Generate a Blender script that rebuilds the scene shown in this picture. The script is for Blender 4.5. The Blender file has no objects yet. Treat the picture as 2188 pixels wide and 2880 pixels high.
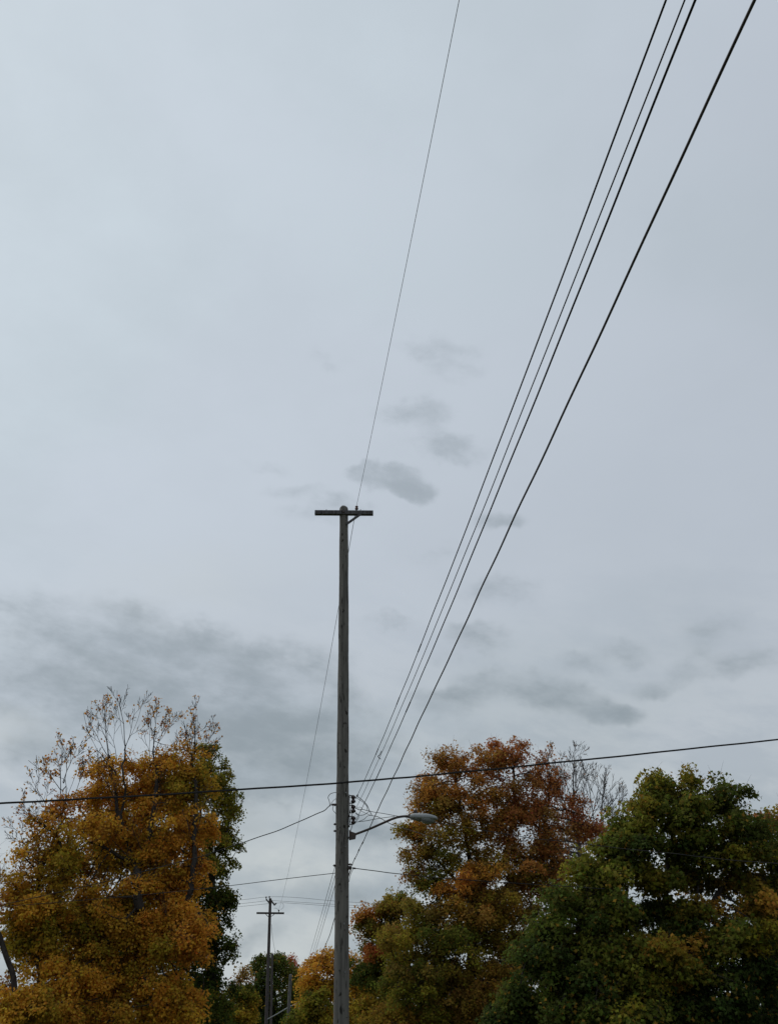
import bpy, math, random
import numpy as np
from mathutils import Vector

random.seed(7)
SC = bpy.context.scene
COL = SC.collection

# ------------------------------------------------------------------ camera
F_PX, PW, PH = 2850.0, 2188.0, 2880.0
PITCH, ROLL = math.radians(28.7), 0.018
CAM = np.array([0, 0, 1.6])
FW = np.array([0, math.cos(PITCH), math.sin(PITCH)])
_r0 = np.array([1.0, 0, 0]); _u0 = np.array([0, -math.sin(PITCH), math.cos(PITCH)])
RT = _r0 * math.cos(ROLL) - _u0 * math.sin(ROLL)
UP = _u0 * math.cos(ROLL) + _r0 * math.sin(ROLL)
cam_d = bpy.data.cameras.new("camera")
cam_d.sensor_fit = 'VERTICAL'; cam_d.sensor_height = 36.0
cam_d.lens = 36.0 * F_PX / PH
cam_d.clip_start = 0.05; cam_d.clip_end = 3000
cam_o = bpy.data.objects.new("camera", cam_d)
from mathutils import Matrix
m = Matrix.Identity(4)
for i in range(3):
    m[i][0] = RT[i]; m[i][1] = UP[i]; m[i][2] = -FW[i]; m[i][3] = CAM[i]
cam_o.matrix_world = m
COL.objects.link(cam_o)
SC.camera = cam_o

def ray(x, y):
    return FW * F_PX + RT * (x - PW / 2) - UP * (y - PH / 2)
def U(x, y, Y):
    """the point of the place that lies Y metres ahead and is seen at x, y of the photograph"""
    d = ray(x, y); return CAM + d * (Y / d[1])
def UZ(x, y, z):
    d = ray(x, y); return CAM + d * ((z - CAM[2]) / d[2])
def depth(p):
    return float((np.asarray(p) - CAM) @ FW)

# ------------------------------------------------------------------ sky and sun
SUN_EL, SUN_AZ = math.radians(52), math.radians(-62)      # azimuth from +Y, clockwise positive
sun_dir = np.array([math.sin(SUN_AZ) * math.cos(SUN_EL), math.cos(SUN_AZ) * math.cos(SUN_EL), math.sin(SUN_EL)])
SC.view_settings.view_transform = 'Standard'
SC.view_settings.look = 'None'
SC.view_settings.exposure = 0.0
SC.view_settings.gamma = 1.0
SC.view_settings.use_curve_mapping = False

W = bpy.data.worlds.new("World"); SC.world = W; W.use_nodes = True
nt = W.node_tree; nt.nodes.clear()
W.cycles.sampling_method = 'MANUAL'; W.cycles.sample_map_resolution = 256
def N(t, **kw):
    n = nt.nodes.new(t)
    for k, v in kw.items(): setattr(n, k, v)
    return n
def sset(n, i, v):
    if isinstance(v, (int, float, tuple, list)): n.inputs[i].default_value = v
    else: nt.links.new(v, n.inputs[i])
def MA(op, a, b=0.0, c=0.0):
    n = N('ShaderNodeMath', operation=op)
    sset(n, 0, a); sset(n, 1, b); sset(n, 2, c); return n.outputs[0]
def VM(op, a, b=(0, 0, 0), scale=None):
    n = N('ShaderNodeVectorMath', operation=op)
    sset(n, 0, a)
    if op == 'SCALE': sset(n, 3, scale)
    else: sset(n, 1, b)
    return n.outputs['Value'] if op in ('DOT_PRODUCT', 'LENGTH', 'DISTANCE') else n.outputs[0]
def NOISE(vec, scale, detail=5, rough=0.55, lac=2.0):
    n = N('ShaderNodeTexNoise'); sset(n, 'Vector', vec)
    n.inputs['Scale'].default_value = scale; n.inputs['Detail'].default_value = detail
    n.inputs['Roughness'].default_value = rough; n.inputs['Lacunarity'].default_value = lac
    return n
def SMOOTH(v, a, b, lo=0.0, hi=1.0):
    n = N('ShaderNodeMapRange', interpolation_type='SMOOTHSTEP'); sset(n, 0, v)
    for i, q in enumerate((a, b, lo, hi)): n.inputs[i + 1].default_value = q
    return n.outputs[0]
def MIXC(f, a, b, mode='MIX'):
    n = N('ShaderNodeMix', data_type='RGBA', blend_type=mode)
    sset(n, 0, f); sset(n, 6, a); sset(n, 7, b); return n.outputs[2]

tc = N('ShaderNodeTexCoord'); D = tc.outputs['Generated']
D = VM('NORMALIZE', D)
sep = N('ShaderNodeSeparateXYZ'); sset(sep, 0, D)
zc = MA('MAXIMUM', sep.outputs[2], 0.0)
# cloud layer seen from below: project the direction onto a flat deck, softened towards the horizon
deck = VM('SCALE', D, scale=MA('DIVIDE', 1.0, MA('ADD', zc, 0.22)))
big = NOISE(deck, 1.1, 3, 0.5).outputs[0]
mid = NOISE(deck, 3.4, 6, 0.58).outputs[0]
fine = NOISE(VM('MULTIPLY', D, (1, 1, 2.0)), 13.0, 8, 0.6).outputs[0]
tilt_ = VM('ADD', VM('MULTIPLY', D, (1, 1, 2.6)), VM('SCALE', (0, 0, 1.0), scale=MA('MULTIPLY', sep.outputs[0], 0.6)))
streak = NOISE(tilt_, 8.5, 9, 0.62).outputs[0]
warp = NOISE(D, 6.0, 5, 0.6).outputs[1]
Dw = VM('ADD', D, VM('SCALE', VM('SUBTRACT', warp, (0.5, 0.5, 0.5)), scale=0.11))

# dark scraps of low cloud: where, how wide and how dark (pixels of the photograph turned into directions)
puffs = [
    (1050, 1315, 62, 24, .70), (1105, 1345, 66, 30, .85), (1165, 1380, 52, 20, .55), (1020, 1295, 40, 14, .4), (1290, 990, 85, 32, .50), (1195, 940, 70, 24, .42),
    (1180, 1135, 110, 26, .55), (1310, 1260, 62, 38, .60), (920, 1440, 62, 42, .60), (960, 975, 46, 24, .30),
    (1215, 1215, 70, 24, .30), (840, 1370, 46, 22, .28), (770, 1295, 46, 22, .25), (1090, 1765, 60, 28, .48),
    (1210, 1545, 95, 24, .32), (1410, 1470, 60, 24, .36), (1400, 1690, 70, 34, .42),
    # the long bank on the left
    (130, 1720, 190, 60, .50), (380, 1830, 250, 62, .75), (620, 1930, 300, 72, .95), (300, 1960, 260, 70, .85),
    (820, 2060, 220, 60, .95), (900, 2150, 160, 46, .75), (120, 2100, 120, 46, .60), (640, 2180, 190, 60, .60),
    (40, 1900, 150, 60, .45), (560, 1810, 110, 34, .35),
    # broken field on the right
    (1330, 1820, 86, 31, 0.46), (1420, 1930, 108, 33, 0.55), (1240, 1990, 79, 31, 0.55), (1560, 1960, 86, 33, 0.57),
    (1680, 2010, 72, 30, 0.60), (1740, 1800, 64, 31, 0.55), (1920, 1860, 79, 43, 0.46), (1600, 1860, 64, 25, 0.41),
    (2050, 1760, 86, 43, 0.44), (2160, 1850, 79, 36, 0.35), (1340, 2060, 100, 28, 0.39), (1790, 1905, 57, 28, 0.46),
    # low, near the trees
    (830, 2480, 150, 22, .50), (990, 2520, 140, 22, .50), (1030, 2330, 130, 26, .40), (690, 2300, 90, 24, .35),
    (720, 2600, 110, 14, .30),
]
# gnomonic coordinates of the sky about one fixed world direction; scraps are about twice as wide as high
kz = MA('MAXIMUM', VM('DOT_PRODUCT', Dw, tuple(FW)), 0.05)
gu = MA('DIVIDE', VM('DOT_PRODUCT', Dw, tuple(_r0)), kz)
gv_ = MA('DIVIDE', VM('DOT_PRODUCT', Dw, tuple(_u0)), kz)
cb = N('ShaderNodeCombineXYZ'); sset(cb, 0, gu); sset(cb, 1, MA('MULTIPLY', gv_, 2.4)); G = cb.outputs[0]
pf = None
for (px, py, sx, sy, amp) in puffs:
    c = ray(px, py); c = c / (c @ FW)
    g = SMOOTH(VM('DISTANCE', G, (float(c @ _r0), float(c @ _u0) * 2.4, 0)), 0.0, (sx + 2.4 * sy) * .5 * 2.1 / F_PX, amp, 0.0)
    pf = g if pf is None else MA('ADD', pf, g)
pf = MA('MULTIPLY', pf, SMOOTH(VM('DOT_PRODUCT', D, tuple(FW)), 0.2, 0.5))
pf = MA('SUBTRACT', 1.0, MA('EXPONENT', MA('MULTIPLY', pf, -1.8)))
ragged = MA('ADD', MA('MULTIPLY', fine, .45), MA('MULTIPLY', streak, .55))
pf = MA('ADD', pf, MA('MULTIPLY', MA('MULTIPLY', MA('SUBTRACT', ragged, .5), 3.3), SMOOTH(pf, .0, .40)))
pf = SMOOTH(pf, 0.05, 1.15)
pf = MA('MULTIPLY', pf, SMOOTH(sep.outputs[2], .20, .58, .88, .52))
# brighter on the side where the sun stands behind the cloud
glow = SMOOTH(VM('DOT_PRODUCT', D, tuple(sun_dir)), 0.35, 1.0)
base = MIXC(glow, (4.38, 4.95, 5.48, 1), (6.15, 6.95, 7.58, 1))
base = MIXC(SMOOTH(mid, 0.38, 0.70, 0.0, 0.16), base, (3.4, 3.9, 4.3, 1))
base = MIXC(SMOOTH(big, 0.45, 0.62, 0.0, 0.34), base, (5.85, 6.25, 7.15, 1))
# low sky: layers of slightly warmer, lighter gaps
low = SMOOTH(sep.outputs[2], 0.02, 0.50, 1.0, 0.0)
lowc = MIXC(SMOOTH(streak, 0.38, 0.60), (3.65, 4.15, 4.45, 1), (5.2, 5.6, 5.7, 1))
base = MIXC(MA('MULTIPLY', low, 0.85), base, lowc)
gaps = [(760, 2390, 170, 50, .8), (860, 2450, 140, 36, .7), (1080, 2420, 110, 34, .6), (800, 2690, 150, 32, .8), (930, 2640, 120, 26, .5), (20, 2030, 90, 60, .5), (30, 2400, 120, 70, .6), (560, 1640, 300, 60, .25), (700, 2270, 120, 26, .4)]
gp = None
for (px, py, sx, sy, amp) in gaps:
    c = ray(px, py); c = c / (c @ FW)
    g = SMOOTH(VM('DISTANCE', G, (float(c @ _r0), float(c @ _u0) * 2.4, 0)), 0.0, (sx + 2.4 * sy) * .5 * 2.1 / F_PX, amp, 0.0)
    gp = g if gp is None else MA('ADD', gp, g)
gp = MA('MULTIPLY', MA('MINIMUM', gp, 1.0), SMOOTH(fine, 0.34, 0.62, 0.35, 1.0))
cloudc = MIXC(pf, base, (2.50, 2.98, 3.30, 1))
cloudc = MIXC(gp, cloudc, (5.6, 6.0, 6.05, 1))
sky = N('ShaderNodeTexSky', sky_type='NISHITA', sun_disc=False)
sky.sun_elevation = SUN_EL; sky.sun_rotation = SUN_AZ; sky.dust_density = 2.0
full = MIXC(0.95, sky.outputs[0], cloudc)
bg = N('ShaderNodeBackground'); sset(bg, 0, full); bg.inputs[1].default_value = 0.1
out = N('ShaderNodeOutputWorld'); nt.links.new(bg.outputs[0], out.inputs[0])

sd = bpy.data.lights.new("sun", 'SUN'); sd.energy = 1.3; sd.angle = math.radians(40); sd.color = (1, .97, .93)
so = bpy.data.objects.new("sun", sd); COL.objects.link(so)
so.rotation_euler = Vector(-sun_dir).to_track_quat('-Z', 'Y').to_euler()
so.location = (0, 0, 60)

# ------------------------------------------------------------------ materials
def new_mat(name):
    mt = bpy.data.materials.new(name); mt.use_nodes = True
    t = mt.node_tree; t.nodes.clear()
    o = t.nodes.new('ShaderNodeOutputMaterial')
    return mt, t, o
def principled(name, col, rough=.6, metal=0.0, var=None, scale=8, bump=0.0, stretch=(1, 1, 1), spec=.4):
    mt, t, o = new_mat(name)
    b = t.nodes.new('ShaderNodeBsdfPrincipled')
    b.inputs['Roughness'].default_value = rough; b.inputs['Metallic'].default_value = metal
    b.inputs['Specular IOR Level'].default_value = spec
    b.inputs['Base Color'].default_value = (*col, 1)
    if var is not None:
        c = t.nodes.new('ShaderNodeTexCoord'); mp = t.nodes.new('ShaderNodeMapping'); mp.inputs['Scale'].default_value = stretch
        n = t.nodes.new('ShaderNodeTexNoise'); n.inputs['Scale'].default_value = scale; n.inputs['Detail'].default_value = 6
        r = t.nodes.new('ShaderNodeMapRange'); r.inputs[1].default_value = .3; r.inputs[2].default_value = .7
        mx = t.nodes.new('ShaderNodeMix'); mx.data_type = 'RGBA'
        mx.inputs[6].default_value = (*col, 1); mx.inputs[7].default_value = (*var, 1)
        t.links.new(c.outputs['Object'], mp.inputs[0]); t.links.new(mp.outputs[0], n.inputs[0]); t.links.new(n.outputs[0], r.inputs[0])
        t.links.new(r.outputs[0], mx.inputs[0]); t.links.new(mx.outputs[2], b.inputs['Base Color'])
        if bump:
            bp = t.nodes.new('ShaderNodeBump'); bp.inputs['Strength'].default_value = bump; bp.inputs['Distance'].default_value = .01
            t.links.new(n.outputs[0], bp.inputs['Height']); t.links.new(bp.outputs[0], b.inputs['Normal'])
    t.links.new(b.outputs[0], o.inputs[0]); return mt

def wood_mat(name, dark, light, streak=(0.9)):
    mt, t, o = new_mat(name)
    b = t.nodes.new('ShaderNodeBsdfPrincipled'); b.inputs['Roughness'].default_value = .85
    b.inputs['Specular IOR Level'].default_value = .2
    c = t.nodes.new('ShaderNodeTexCoord')
    def noise(sc, detail, st):
        mp = t.nodes.new('ShaderNodeMapping'); mp.inputs['Scale'].default_value = st
        n = t.nodes.new('ShaderNodeTexNoise'); n.inputs['Scale'].default_value = sc; n.inputs['Detail'].default_value = detail
        t.links.new(c.outputs['Object'], mp.inputs[0]); t.links.new(mp.outputs[0], n.inputs[0]); return n.outputs[0]
    def rng(v, a, b_, lo=0, hi=1):
        r = t.nodes.new('ShaderNodeMapRange'); t.links.new(v, r.inputs[0])
        for i, q in enumerate((a, b_, lo, hi)): r.inputs[i + 1].default_value = q
        return r.outputs[0]
    def mix(f, a, b_):
        x = t.nodes.new('ShaderNodeMix'); x.data_type = 'RGBA'; t.links.new(f, x.inputs[0])
        for i, q in ((6, a), (7, b_)):
            if isinstance(q, tuple): x.inputs[i].default_value = (*q, 1)
            else: t.links.new(q, x.inputs[i])
        return x.outputs[2]
    grain = noise(22, 8, (1, 1, .045))
    blot = noise(1.6, 5, (1.5, 1.5, .55))
    crack = noise(30, 3, (1, 1, .10))
    knot = noise(9, 2, (1, 1, .6))
    col = mix(rng(grain, .3, .7), dark, light)
    col = mix(rng(blot, .35, .7, 0, .55), col, tuple(x * .62 for x in light))
    col = mix(rng(crack, .34, .40, 1, 0), col, (.018, .016, .015))
    col = mix(rng(knot, .29, .34, .95, 0), col, (.02, .017, .014))
    bp = t.nodes.new('ShaderNodeBump'); bp.inputs['Strength'].default_value = .6; bp.inputs['Distance'].default_value = .012
    t.links.new(grain, bp.inputs['Height']); t.links.new(bp.outputs[0], b.inputs['Normal'])
    t.links.new(col, b.inputs['Base Color']); t.links.new(b.outputs[0], o.inputs[0]); return mt

def leaf_mat(name):
    mt, t, o = new_mat(name)
    a = t.nodes.new('ShaderNodeAttribute'); a.attribute_name = 'leaf_colour'
    d = t.nodes.new('ShaderNodeBsdfPrincipled'); d.inputs['Roughness'].default_value = .75
    d.inputs['Specular IOR Level'].default_value = .06
    tr = t.nodes.new('ShaderNodeBsdfTranslucent')
    mx = t.nodes.new('ShaderNodeMixShader'); mx.inputs[0].default_value = .48
    t.links.new(a.outputs['Color'], d.inputs['Base Color']); t.links.new(a.outputs['Color'], tr.inputs[0])
    t.links.new(d.outputs[0], mx.inputs[1]); t.links.new(tr.outputs[0], mx.inputs[2]); t.links.new(mx.outputs[0], o.inputs[0])
    return mt

M = {
    'pole': wood_mat('weathered_pole_wood', (.068, .064, .059), (.188, .174, .158)),
    'arm': wood_mat('crossarm_wood', (.062, .058, .064), (.115, .108, .114)),
    'farpole': wood_mat('far_pole_wood', (.05, .042, .045), (.10, .085, .08)),
    'greypole': wood_mat('grey_pole_wood', (.10, .10, .10), (.19, .18, .17)),
    'bark': principled('bark', (.026, .022, .020), .95, var=(.058, .050, .045), scale=14, stretch=(1, 1, .25), spec=.1),
    'barkgrey': principled('grey_bark', (.085, .078, .075), .95, var=(.14, .13, .125), scale=14, stretch=(1, 1, .25), spec=.1),
    'twig': principled('twig_bark', (.034, .028, .026), .95, var=(.062, .050, .046), scale=3, spec=.1),
    'twiggrey': principled('grey_twig_bark', (.060, .054, .054), .95, var=(.10, .088, .086), scale=3, spec=.1),
    'leaf': leaf_mat('autumn_leaves'),
    'wire': principled('black_cable_jacket', (.014, .014, .016), .85, var=(.028, .026, .026), scale=6, spec=.15),
    'wirep': principled('purplish_black_cable_jacket', (.030, .022, .027), .6, var=(.05, .04, .045), scale=6),
    'bare': principled('weathered_aluminium_wire', (.10, .10, .105), .6, .3, var=(.06, .06, .062), scale=5),
    'steel': principled('galvanised_steel', (.30, .31, .32), .55, .6, var=(.20, .20, .21), scale=14),
    'darksteel': principled('dark_rusted_steel', (.05, .045, .045), .7, .3, var=(.09, .06, .05), scale=20),
    'lamp': principled('grey_painted_aluminium', (.27, .285, .29), .5, .15, var=(.21, .225, .23), scale=9),
    'lens': principled('prismatic_lens', (.16, .17, .175), .18, .0, spec=.6),
    'brown': principled('brown_glazed_porcelain', (.11, .035, .025), .25, var=(.07, .025, .02), scale=6, spec=.6),
    'darkpor': principled('dark_porcelain', (.03, .018, .02), .4, var=(.045, .025, .025), scale=6),
    'ground': principled('lawn_ground', (.045, .06, .022), .95, var=(.075, .075, .03), scale=.8, bump=.3, spec=.1),
}

# ------------------------------------------------------------------ mesh helpers
def link(o, parent=None):
    COL.objects.link(o)
    if parent is not None: o.parent = parent
    return o
def tag(o, label=None, cat=None, group=None, kind=None):
    if label: o['label'] = label
    if cat: o['category'] = cat
    if group: o['group'] = group
    if kind: o['kind'] = kind
    return o
def empty(name, loc, label, cat, group=None):
    o = bpy.data.objects.new(name, None); o.location = loc; o.empty_display_size = .3
    return tag(link(o), label, cat, group)
def mesh_np(name, V, Fq, mat, parent=None, origin=None, smooth=True, colour=None):
    """V (n,3) world points, Fq (m,k) same-size faces; stored relative to origin / parent"""
    V = np.asarray(V, dtype=np.float32); Fq = np.asarray(Fq, dtype=np.int32)
    org = np.zeros(3) if origin is None else np.asarray(origin, float)
    me = bpy.data.meshes.new(name); k = Fq.shape[1]
    me.vertices.add(len(V)); me.vertices.foreach_set('co', (V - org.astype(np.float32)).ravel())
    me.loops.add(Fq.size); me.loops.foreach_set('vertex_index', Fq.ravel())
    me.polygons.add(len(Fq)); me.polygons.foreach_set('loop_start', np.arange(0, Fq.size, k, dtype=np.int32))
    me.polygons.foreach_set('loop_total', np.full(len(Fq), k, dtype=np.int32))
    if smooth: me.polygons.foreach_set('use_smooth', np.ones(len(Fq), dtype=bool))
    if colour is not None:
        a = me.attributes.new('leaf_colour', 'FLOAT_COLOR', 'POINT')
        a.data.foreach_set('color', np.asarray(colour, dtype=np.float32).ravel())
    me.update(calc_edges=True); me.validate()
    me.materials.append(mat)
    o = bpy.data.objects.new(name, me)
    if parent is None: o.location = org
    else: o.location = org - np.array(parent.location)
    return link(o, parent)
class MB:
    """collects shapes in world coordinates and builds ONE mesh object of them"""
    def __init__(s): s.v = []; s.f = []
    def add(s, v, f):
        b = len(s.v); s.v += [tuple(map(float, q)) for q in v]; s.f += [tuple(i + b for i in q) for q in f]; return s
    def tube(s, pts, rad, n=8, cap=True, ref=(.31, .22, .92)):
        pts = np.asarray(pts, float); k = len(pts)
        rad = np.full(k, rad) if np.isscalar(rad) else np.asarray(rad, float)
        T = np.gradient(pts, axis=0); T /= np.linalg.norm(T, axis=1)[:, None] + 1e-12
        ref = np.asarray(ref, float)
        if abs(T[0] @ ref / np.linalg.norm(ref)) > .95: ref = np.array([.9, .3, .1])
        A = ref - T * (T @ ref)[:, None]; A /= np.linalg.norm(A, axis=1)[:, None]; B = np.cross(T, A)
        th = np.arange(n) * 2 * math.pi / n
        ring = pts[:, None] + rad[:, None, None] * (np.cos(th)[None, :, None] * A[:, None] + np.sin(th)[None, :, None] * B[:, None])
        f = [(i * n + j, i * n + (j + 1) % n, (i + 1) * n + (j + 1) % n, (i + 1) * n + j) for i in range(k - 1) for j in range(n)]
        if cap: f += [tuple(range(n - 1, -1, -1)), tuple(range((k - 1) * n, k * n))]
        return s.add(ring.reshape(-1, 3), f)
    def box(s, c, ax, ay, az, bev=0.0):
        """box by centre and three half-axis vectors, edges chamfered by bev metres"""
        c, ax, ay, az = (np.asarray(q, float) for q in (c, ax, ay, az))
        L = [np.linalg.norm(q) for q in (ax, ay, az)]; E = [q / l for q, l in zip((ax, ay, az), L)]
        b = min(bev, .45 * min(L)) if bev else 0
        vs = []; 
        for sx in (-1, 1):
            for sy in (-1, 1):
                for sz in (-1, 1):
                    for d in range(3):
                        h = [L[0] - b, L[1] - b, L[2] - b]; h[d] = L[d]
                        vs.append(c + E[0] * sx * h[0] + E[1] * sy * h[1] + E[2] * sz * h[2])
        import bmesh
        bm = bmesh.new()
        for q in vs: bm.verts.new(q)
        bmesh.ops.remove_doubles(bm, verts=bm.verts, dist=1e-6)
        bmesh.ops.convex_hull(bm, input=bm.verts)
        bm.verts.index_update()
        v = [tuple(q.co) for q in bm.verts]; f = [tuple(q.index for q in fc.verts) for fc in bm.faces]
        bm.free(); return s.add(v, f)
    def lathe(s, base, axis, prof, n=16):
        base = np.asarray(base, float); axis = np.asarray(axis, float); axis /= np.linalg.norm(axis)
        pts = [base + axis * h for r, h in prof]; rad = [max(r, 1e-4) for r, h in prof]
        A = np.cross(axis, [.3, .9, .2] if abs(axis[2]) > .8 else [0, 0, 1.0]); A /= np.linalg.norm(A); B = np.cross(axis, A)
        th = np.arange(n) * 2 * math.pi / n; k = len(prof)
        ring = np.array(pts)[:, None] + np.array(rad)[:, None, None] * (np.cos(th)[None, :, None] * A + np.sin(th)[None, :, None] * B)
        f = [(i * n + j, i * n + (j + 1) % n, (i + 1) * n + (j + 1) % n, (i + 1) * n + j) for i in range(k - 1) for j in range(n)]
        f += [tuple(range(n - 1, -1, -1)), tuple(range((k - 1) * n, k * n))]
        return s.add(ring.reshape(-1, 3), f)
    def build(s, name, mat, parent=None, smooth=True, origin=None):
        me = bpy.data.meshes.new(name)
        org = np.array(parent_loc(parent)) if parent is not None else (np.zeros(3) if origin is None else np.asarray(origin, float))
        me.from_pydata([tuple(np.asarray(q) - org) for q in s.v], [], s.f); me.update()
        if smooth:
            for p in me.polygons: p.use_smooth = len(p.vertices) == 4
        me.materials.append(mat)
        o = bpy.data.objects.new(name, me)
        if parent is None: o.location = org
        return link(o, parent)
def parent_loc(p):
    a = np.zeros(3)
    while p is not None: a = a + np.array(p.location); p = p.parent
    return a
def smooth_path(ctrl, n=24):
    """Catmull-Rom through the control points"""
    P = np.asarray(ctrl, float); P = np.vstack([2 * P[0] - P[1], P, 2 * P[-1] - P[-2]]); o = []
    for i in range(1, len(P) - 2):
        for t in np.linspace(0, 1, n, endpoint=False):
            a, b, c, d = P[i - 1], P[i], P[i + 1], P[i + 2]
            o.append(.5 * (2 * b + (c - a) * t + (2 * a - 5 * b + 4 * c - d) * t * t + (3 * b - a - 3 * c + d) * t ** 3))
    o.append(P[-2]); return np.array(o)
def sag_path(A, E, s, n=80):
    t = np.linspace(0, 1, n)[:, None]; p = A + (E - A) * t; p[:, 2] -= (4 * s * t * (1 - t))[:, 0]; return p

# ------------------------------------------------------------------ ground
gs = 1500.0; k = 60
gx, gy = np.meshgrid(np.sign(np.linspace(-1, 1, k)) * np.abs(np.linspace(-1, 1, k)) ** 2 * gs, np.sign(np.linspace(-1, 1, k)) * np.abs(np.linspace(-1, 1, k)) ** 2 * gs)
gz = -.02 - .03 * np.sin(gx * .05) * np.cos(gy * .04)
gv = np.stack([gx, gy, gz], -1).reshape(-1, 3)
gf = [(j * k + i, j * k + i + 1, (j + 1) * k + i + 1, (j + 1) * k + i) for j in range(k - 1) for i in range(k - 1)]
g = mesh_np('ground', gv, gf, M['ground']); tag(g, 'grassy ground under the trees and poles', None, None, 'structure')

# ------------------------------------------------------------------ poles
def shaft(top, bottom, r_top, r_bot, name, mat, parent, rings=110, n=28, rough=.012, seed=1, dome=.05):
    rs = np.random.RandomState(seed)
    top = np.asarray(top, float); bottom = np.asarray(bottom, float)
    t = np.linspace(0, 1, rings); th = np.arange(n) * 2 * math.pi / n
    ph = rs.rand(8) * 6.28; fr = rs.uniform(3, 26, 8)
    V = []
    L = np.linalg.norm(top - bottom)
    for i, q in enumerate(t):
        c = bottom + (top - bottom) * q
        c = c + np.array([math.sin(q * 5 + ph[0]), math.cos(q * 4 + ph[1]), 0]) * .012
        r = r_bot + (r_top - r_bot) * q
        rr = r * (1 + rough * sum(np.sin(fr[j] * q * L * .35 + ph[j] + (j % 4 + 1) * th) for j in range(8)) + rs.randn(n) * rough * .7)
        V.append(np.stack([c[0] + rr * np.cos(th), c[1] + rr * np.sin(th), np.full(n, c[2])], 1))
    for sc, h in ((.88, .45), (.60, .82), (.25, 1.0)):
        V.append(np.stack([top[0] + (V[rings - 1][:, 0] - top[0]) * sc, top[1] + (V[rings - 1][:, 1] - top[1]) * sc, np.full(n, top[2] + dome * h) + rs.randn(n) * .004], 1))
    V = np.array(V).reshape(-1, 3); R = rings + 3
    mb = MB(); mb.add(V, [(i * n + j, i * n + (j + 1) % n, (i + 1) * n + (j + 1) % n, (i + 1) * n + j) for i in range(R - 1) for j in range(n)] + [tuple(range((R - 1) * n, R * n))])
    return mb.build(name, mat, parent)
def pole_axis(xt, yt, xb, yb, Y):
    a, b = U(xt, yt, Y), U(xb, yb, Y); d = (b - a) / (a[2] - b[2])
    return a, a + d * (a[2] + .25)          # top, buried foot

PY = 20.0
ptop, pfoot = pole_axis(966, 1432, 962, 2880, PY)
np_root = empty('utility_pole', (pfoot[0], pfoot[1], 0), 'tall weathered grey wooden utility pole with short crossarm, nearest and largest', 'utility pole', 'utility poles')
pole_r = lambda z: .150 - (.150 - .094) * (z / ptop[2])
shaft(ptop, pfoot, .094, .150, 'shaft', M['pole'], np_root, rings=190, n=32, rough=.011, seed=3, dome=.075)
def pole_x(z): return pfoot[0] + (ptop[0] - pfoot[0]) * z / ptop[2]
# crossarm on the camera side of the pole
ya = PY - .115
aL, aR = U(885.5, 1440.5, ya), U(1049.5, 1441.5, ya)
ac = (aL + aR) / 2; ax = (aR - aL) / 2
axn = ax / np.linalg.norm(ax); upv = np.array([0, 0, 1.0]); fwd = np.cross(upv, axn)
arm_o = MB().box(ac + fwd * .03, ax, fwd * .045, np.cross(axn, fwd) * .050, .006).build('crossarm', M['arm'], np_root, smooth=False)
MB().lathe(U(966, 1441, ya) + np.array([0, -.035, 0]), (0, 1, 0), [(.02, 0), (.02, .02), (.008, .021), (.008, .14)], 8).build('bolt', M['darksteel'], arm_o)
for px_ in (893, 912, 1032, 1042):
    MB().lathe(U(px_, 1441, ya) + np.array([0, -.022, 0]), (0, 1, 0), [(.014, 0), (.014, .012), (.007, .013), (.007, .06)], 8).build('bolt', M['darksteel'], arm_o)
for px_ in (918, 1014):
    MB().lathe(U(px_, 1435, ya) + np.array([0, .03, -.02]), (0, 0, 1), [(.006, 0), (.006, .045), (.010, .046), (.010, .055)], 8).build('bolt', M['darksteel'], arm_o)
# gain block the arm is seated on, diagonal brace, pin insulator
b0, b1 = U(975, 1474, PY - .11), U(1014, 1446, ya - .01)
bd = (b1 - b0) / 2; bn = bd / np.linalg.norm(bd)
MB().box((b0 + b1) / 2, bd * 1.02, np.array([0, .010, 0]), np.cross(bn, [0, 1, 0]) * .028, .004).build('brace', M['arm'], np_root, smooth=False)
ins = U(1003, 1435, ya) ; ins = ins + fwd * .03
MB().lathe(ins + upv * -.02, upv, [(.012, 0), (.012, .07)], 10).build('pin', M['darksteel'], np_root)
ins_o = MB().lathe(ins + upv * .035, upv, [(.020, 0), (.036, .004), (.040, .02), (.034, .034), (.022, .042), (.022, .052), (.033, .058), (.035, .075), (.024, .088), (.008, .094)], 18).build('insulator', M['brown'], np_root)
ins_top = ins + upv * .132
# rack of three spool insulators on the right-hand side of the pole
rz = [UZc for UZc in (U(990, 2249, PY), U(992, 2272, PY), U(993, 2305, PY))]
rackx = lambda z: pole_x(z) + pole_r(z)
zt, zb = U(985, 2240, PY)[2], U(985, 2322, PY)[2]
MB().box(((rackx(zt) + .012), PY - .01, (zt + zb) / 2), (.008, 0, 0), (0, .028, 0), (0, 0, (zt - zb) / 2 + .03), .002).build('rack_plate', M['darksteel'], np_root, smooth=False)
spool_pos = []
for yy in (2249, 2276, 2308):
    z = U(990, yy, PY)[2]; x = rackx(z) + .085
    spool_pos.append(np.array([x, PY - .02, z]))
    for s in (-1, 1):
        MB().tube([(rackx(z) + .01, PY - .02, z + s * .072), (x - .03, PY - .02, z + s * .074), (x + .02, PY - .02, z + s * .070)], .010, 8).build('bracket', M['darksteel'], np_root)
    MB().lathe((x, PY - .02, z - .062), upv, [(.030, 0), (.046, .006), (.046, .036), (.030, .050), (.028, .062), (.030, .074), (.046, .088), (.046, .118), (.030, .124)], 16).build('spool_insulator', M['darkpor'], np_root)
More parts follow.
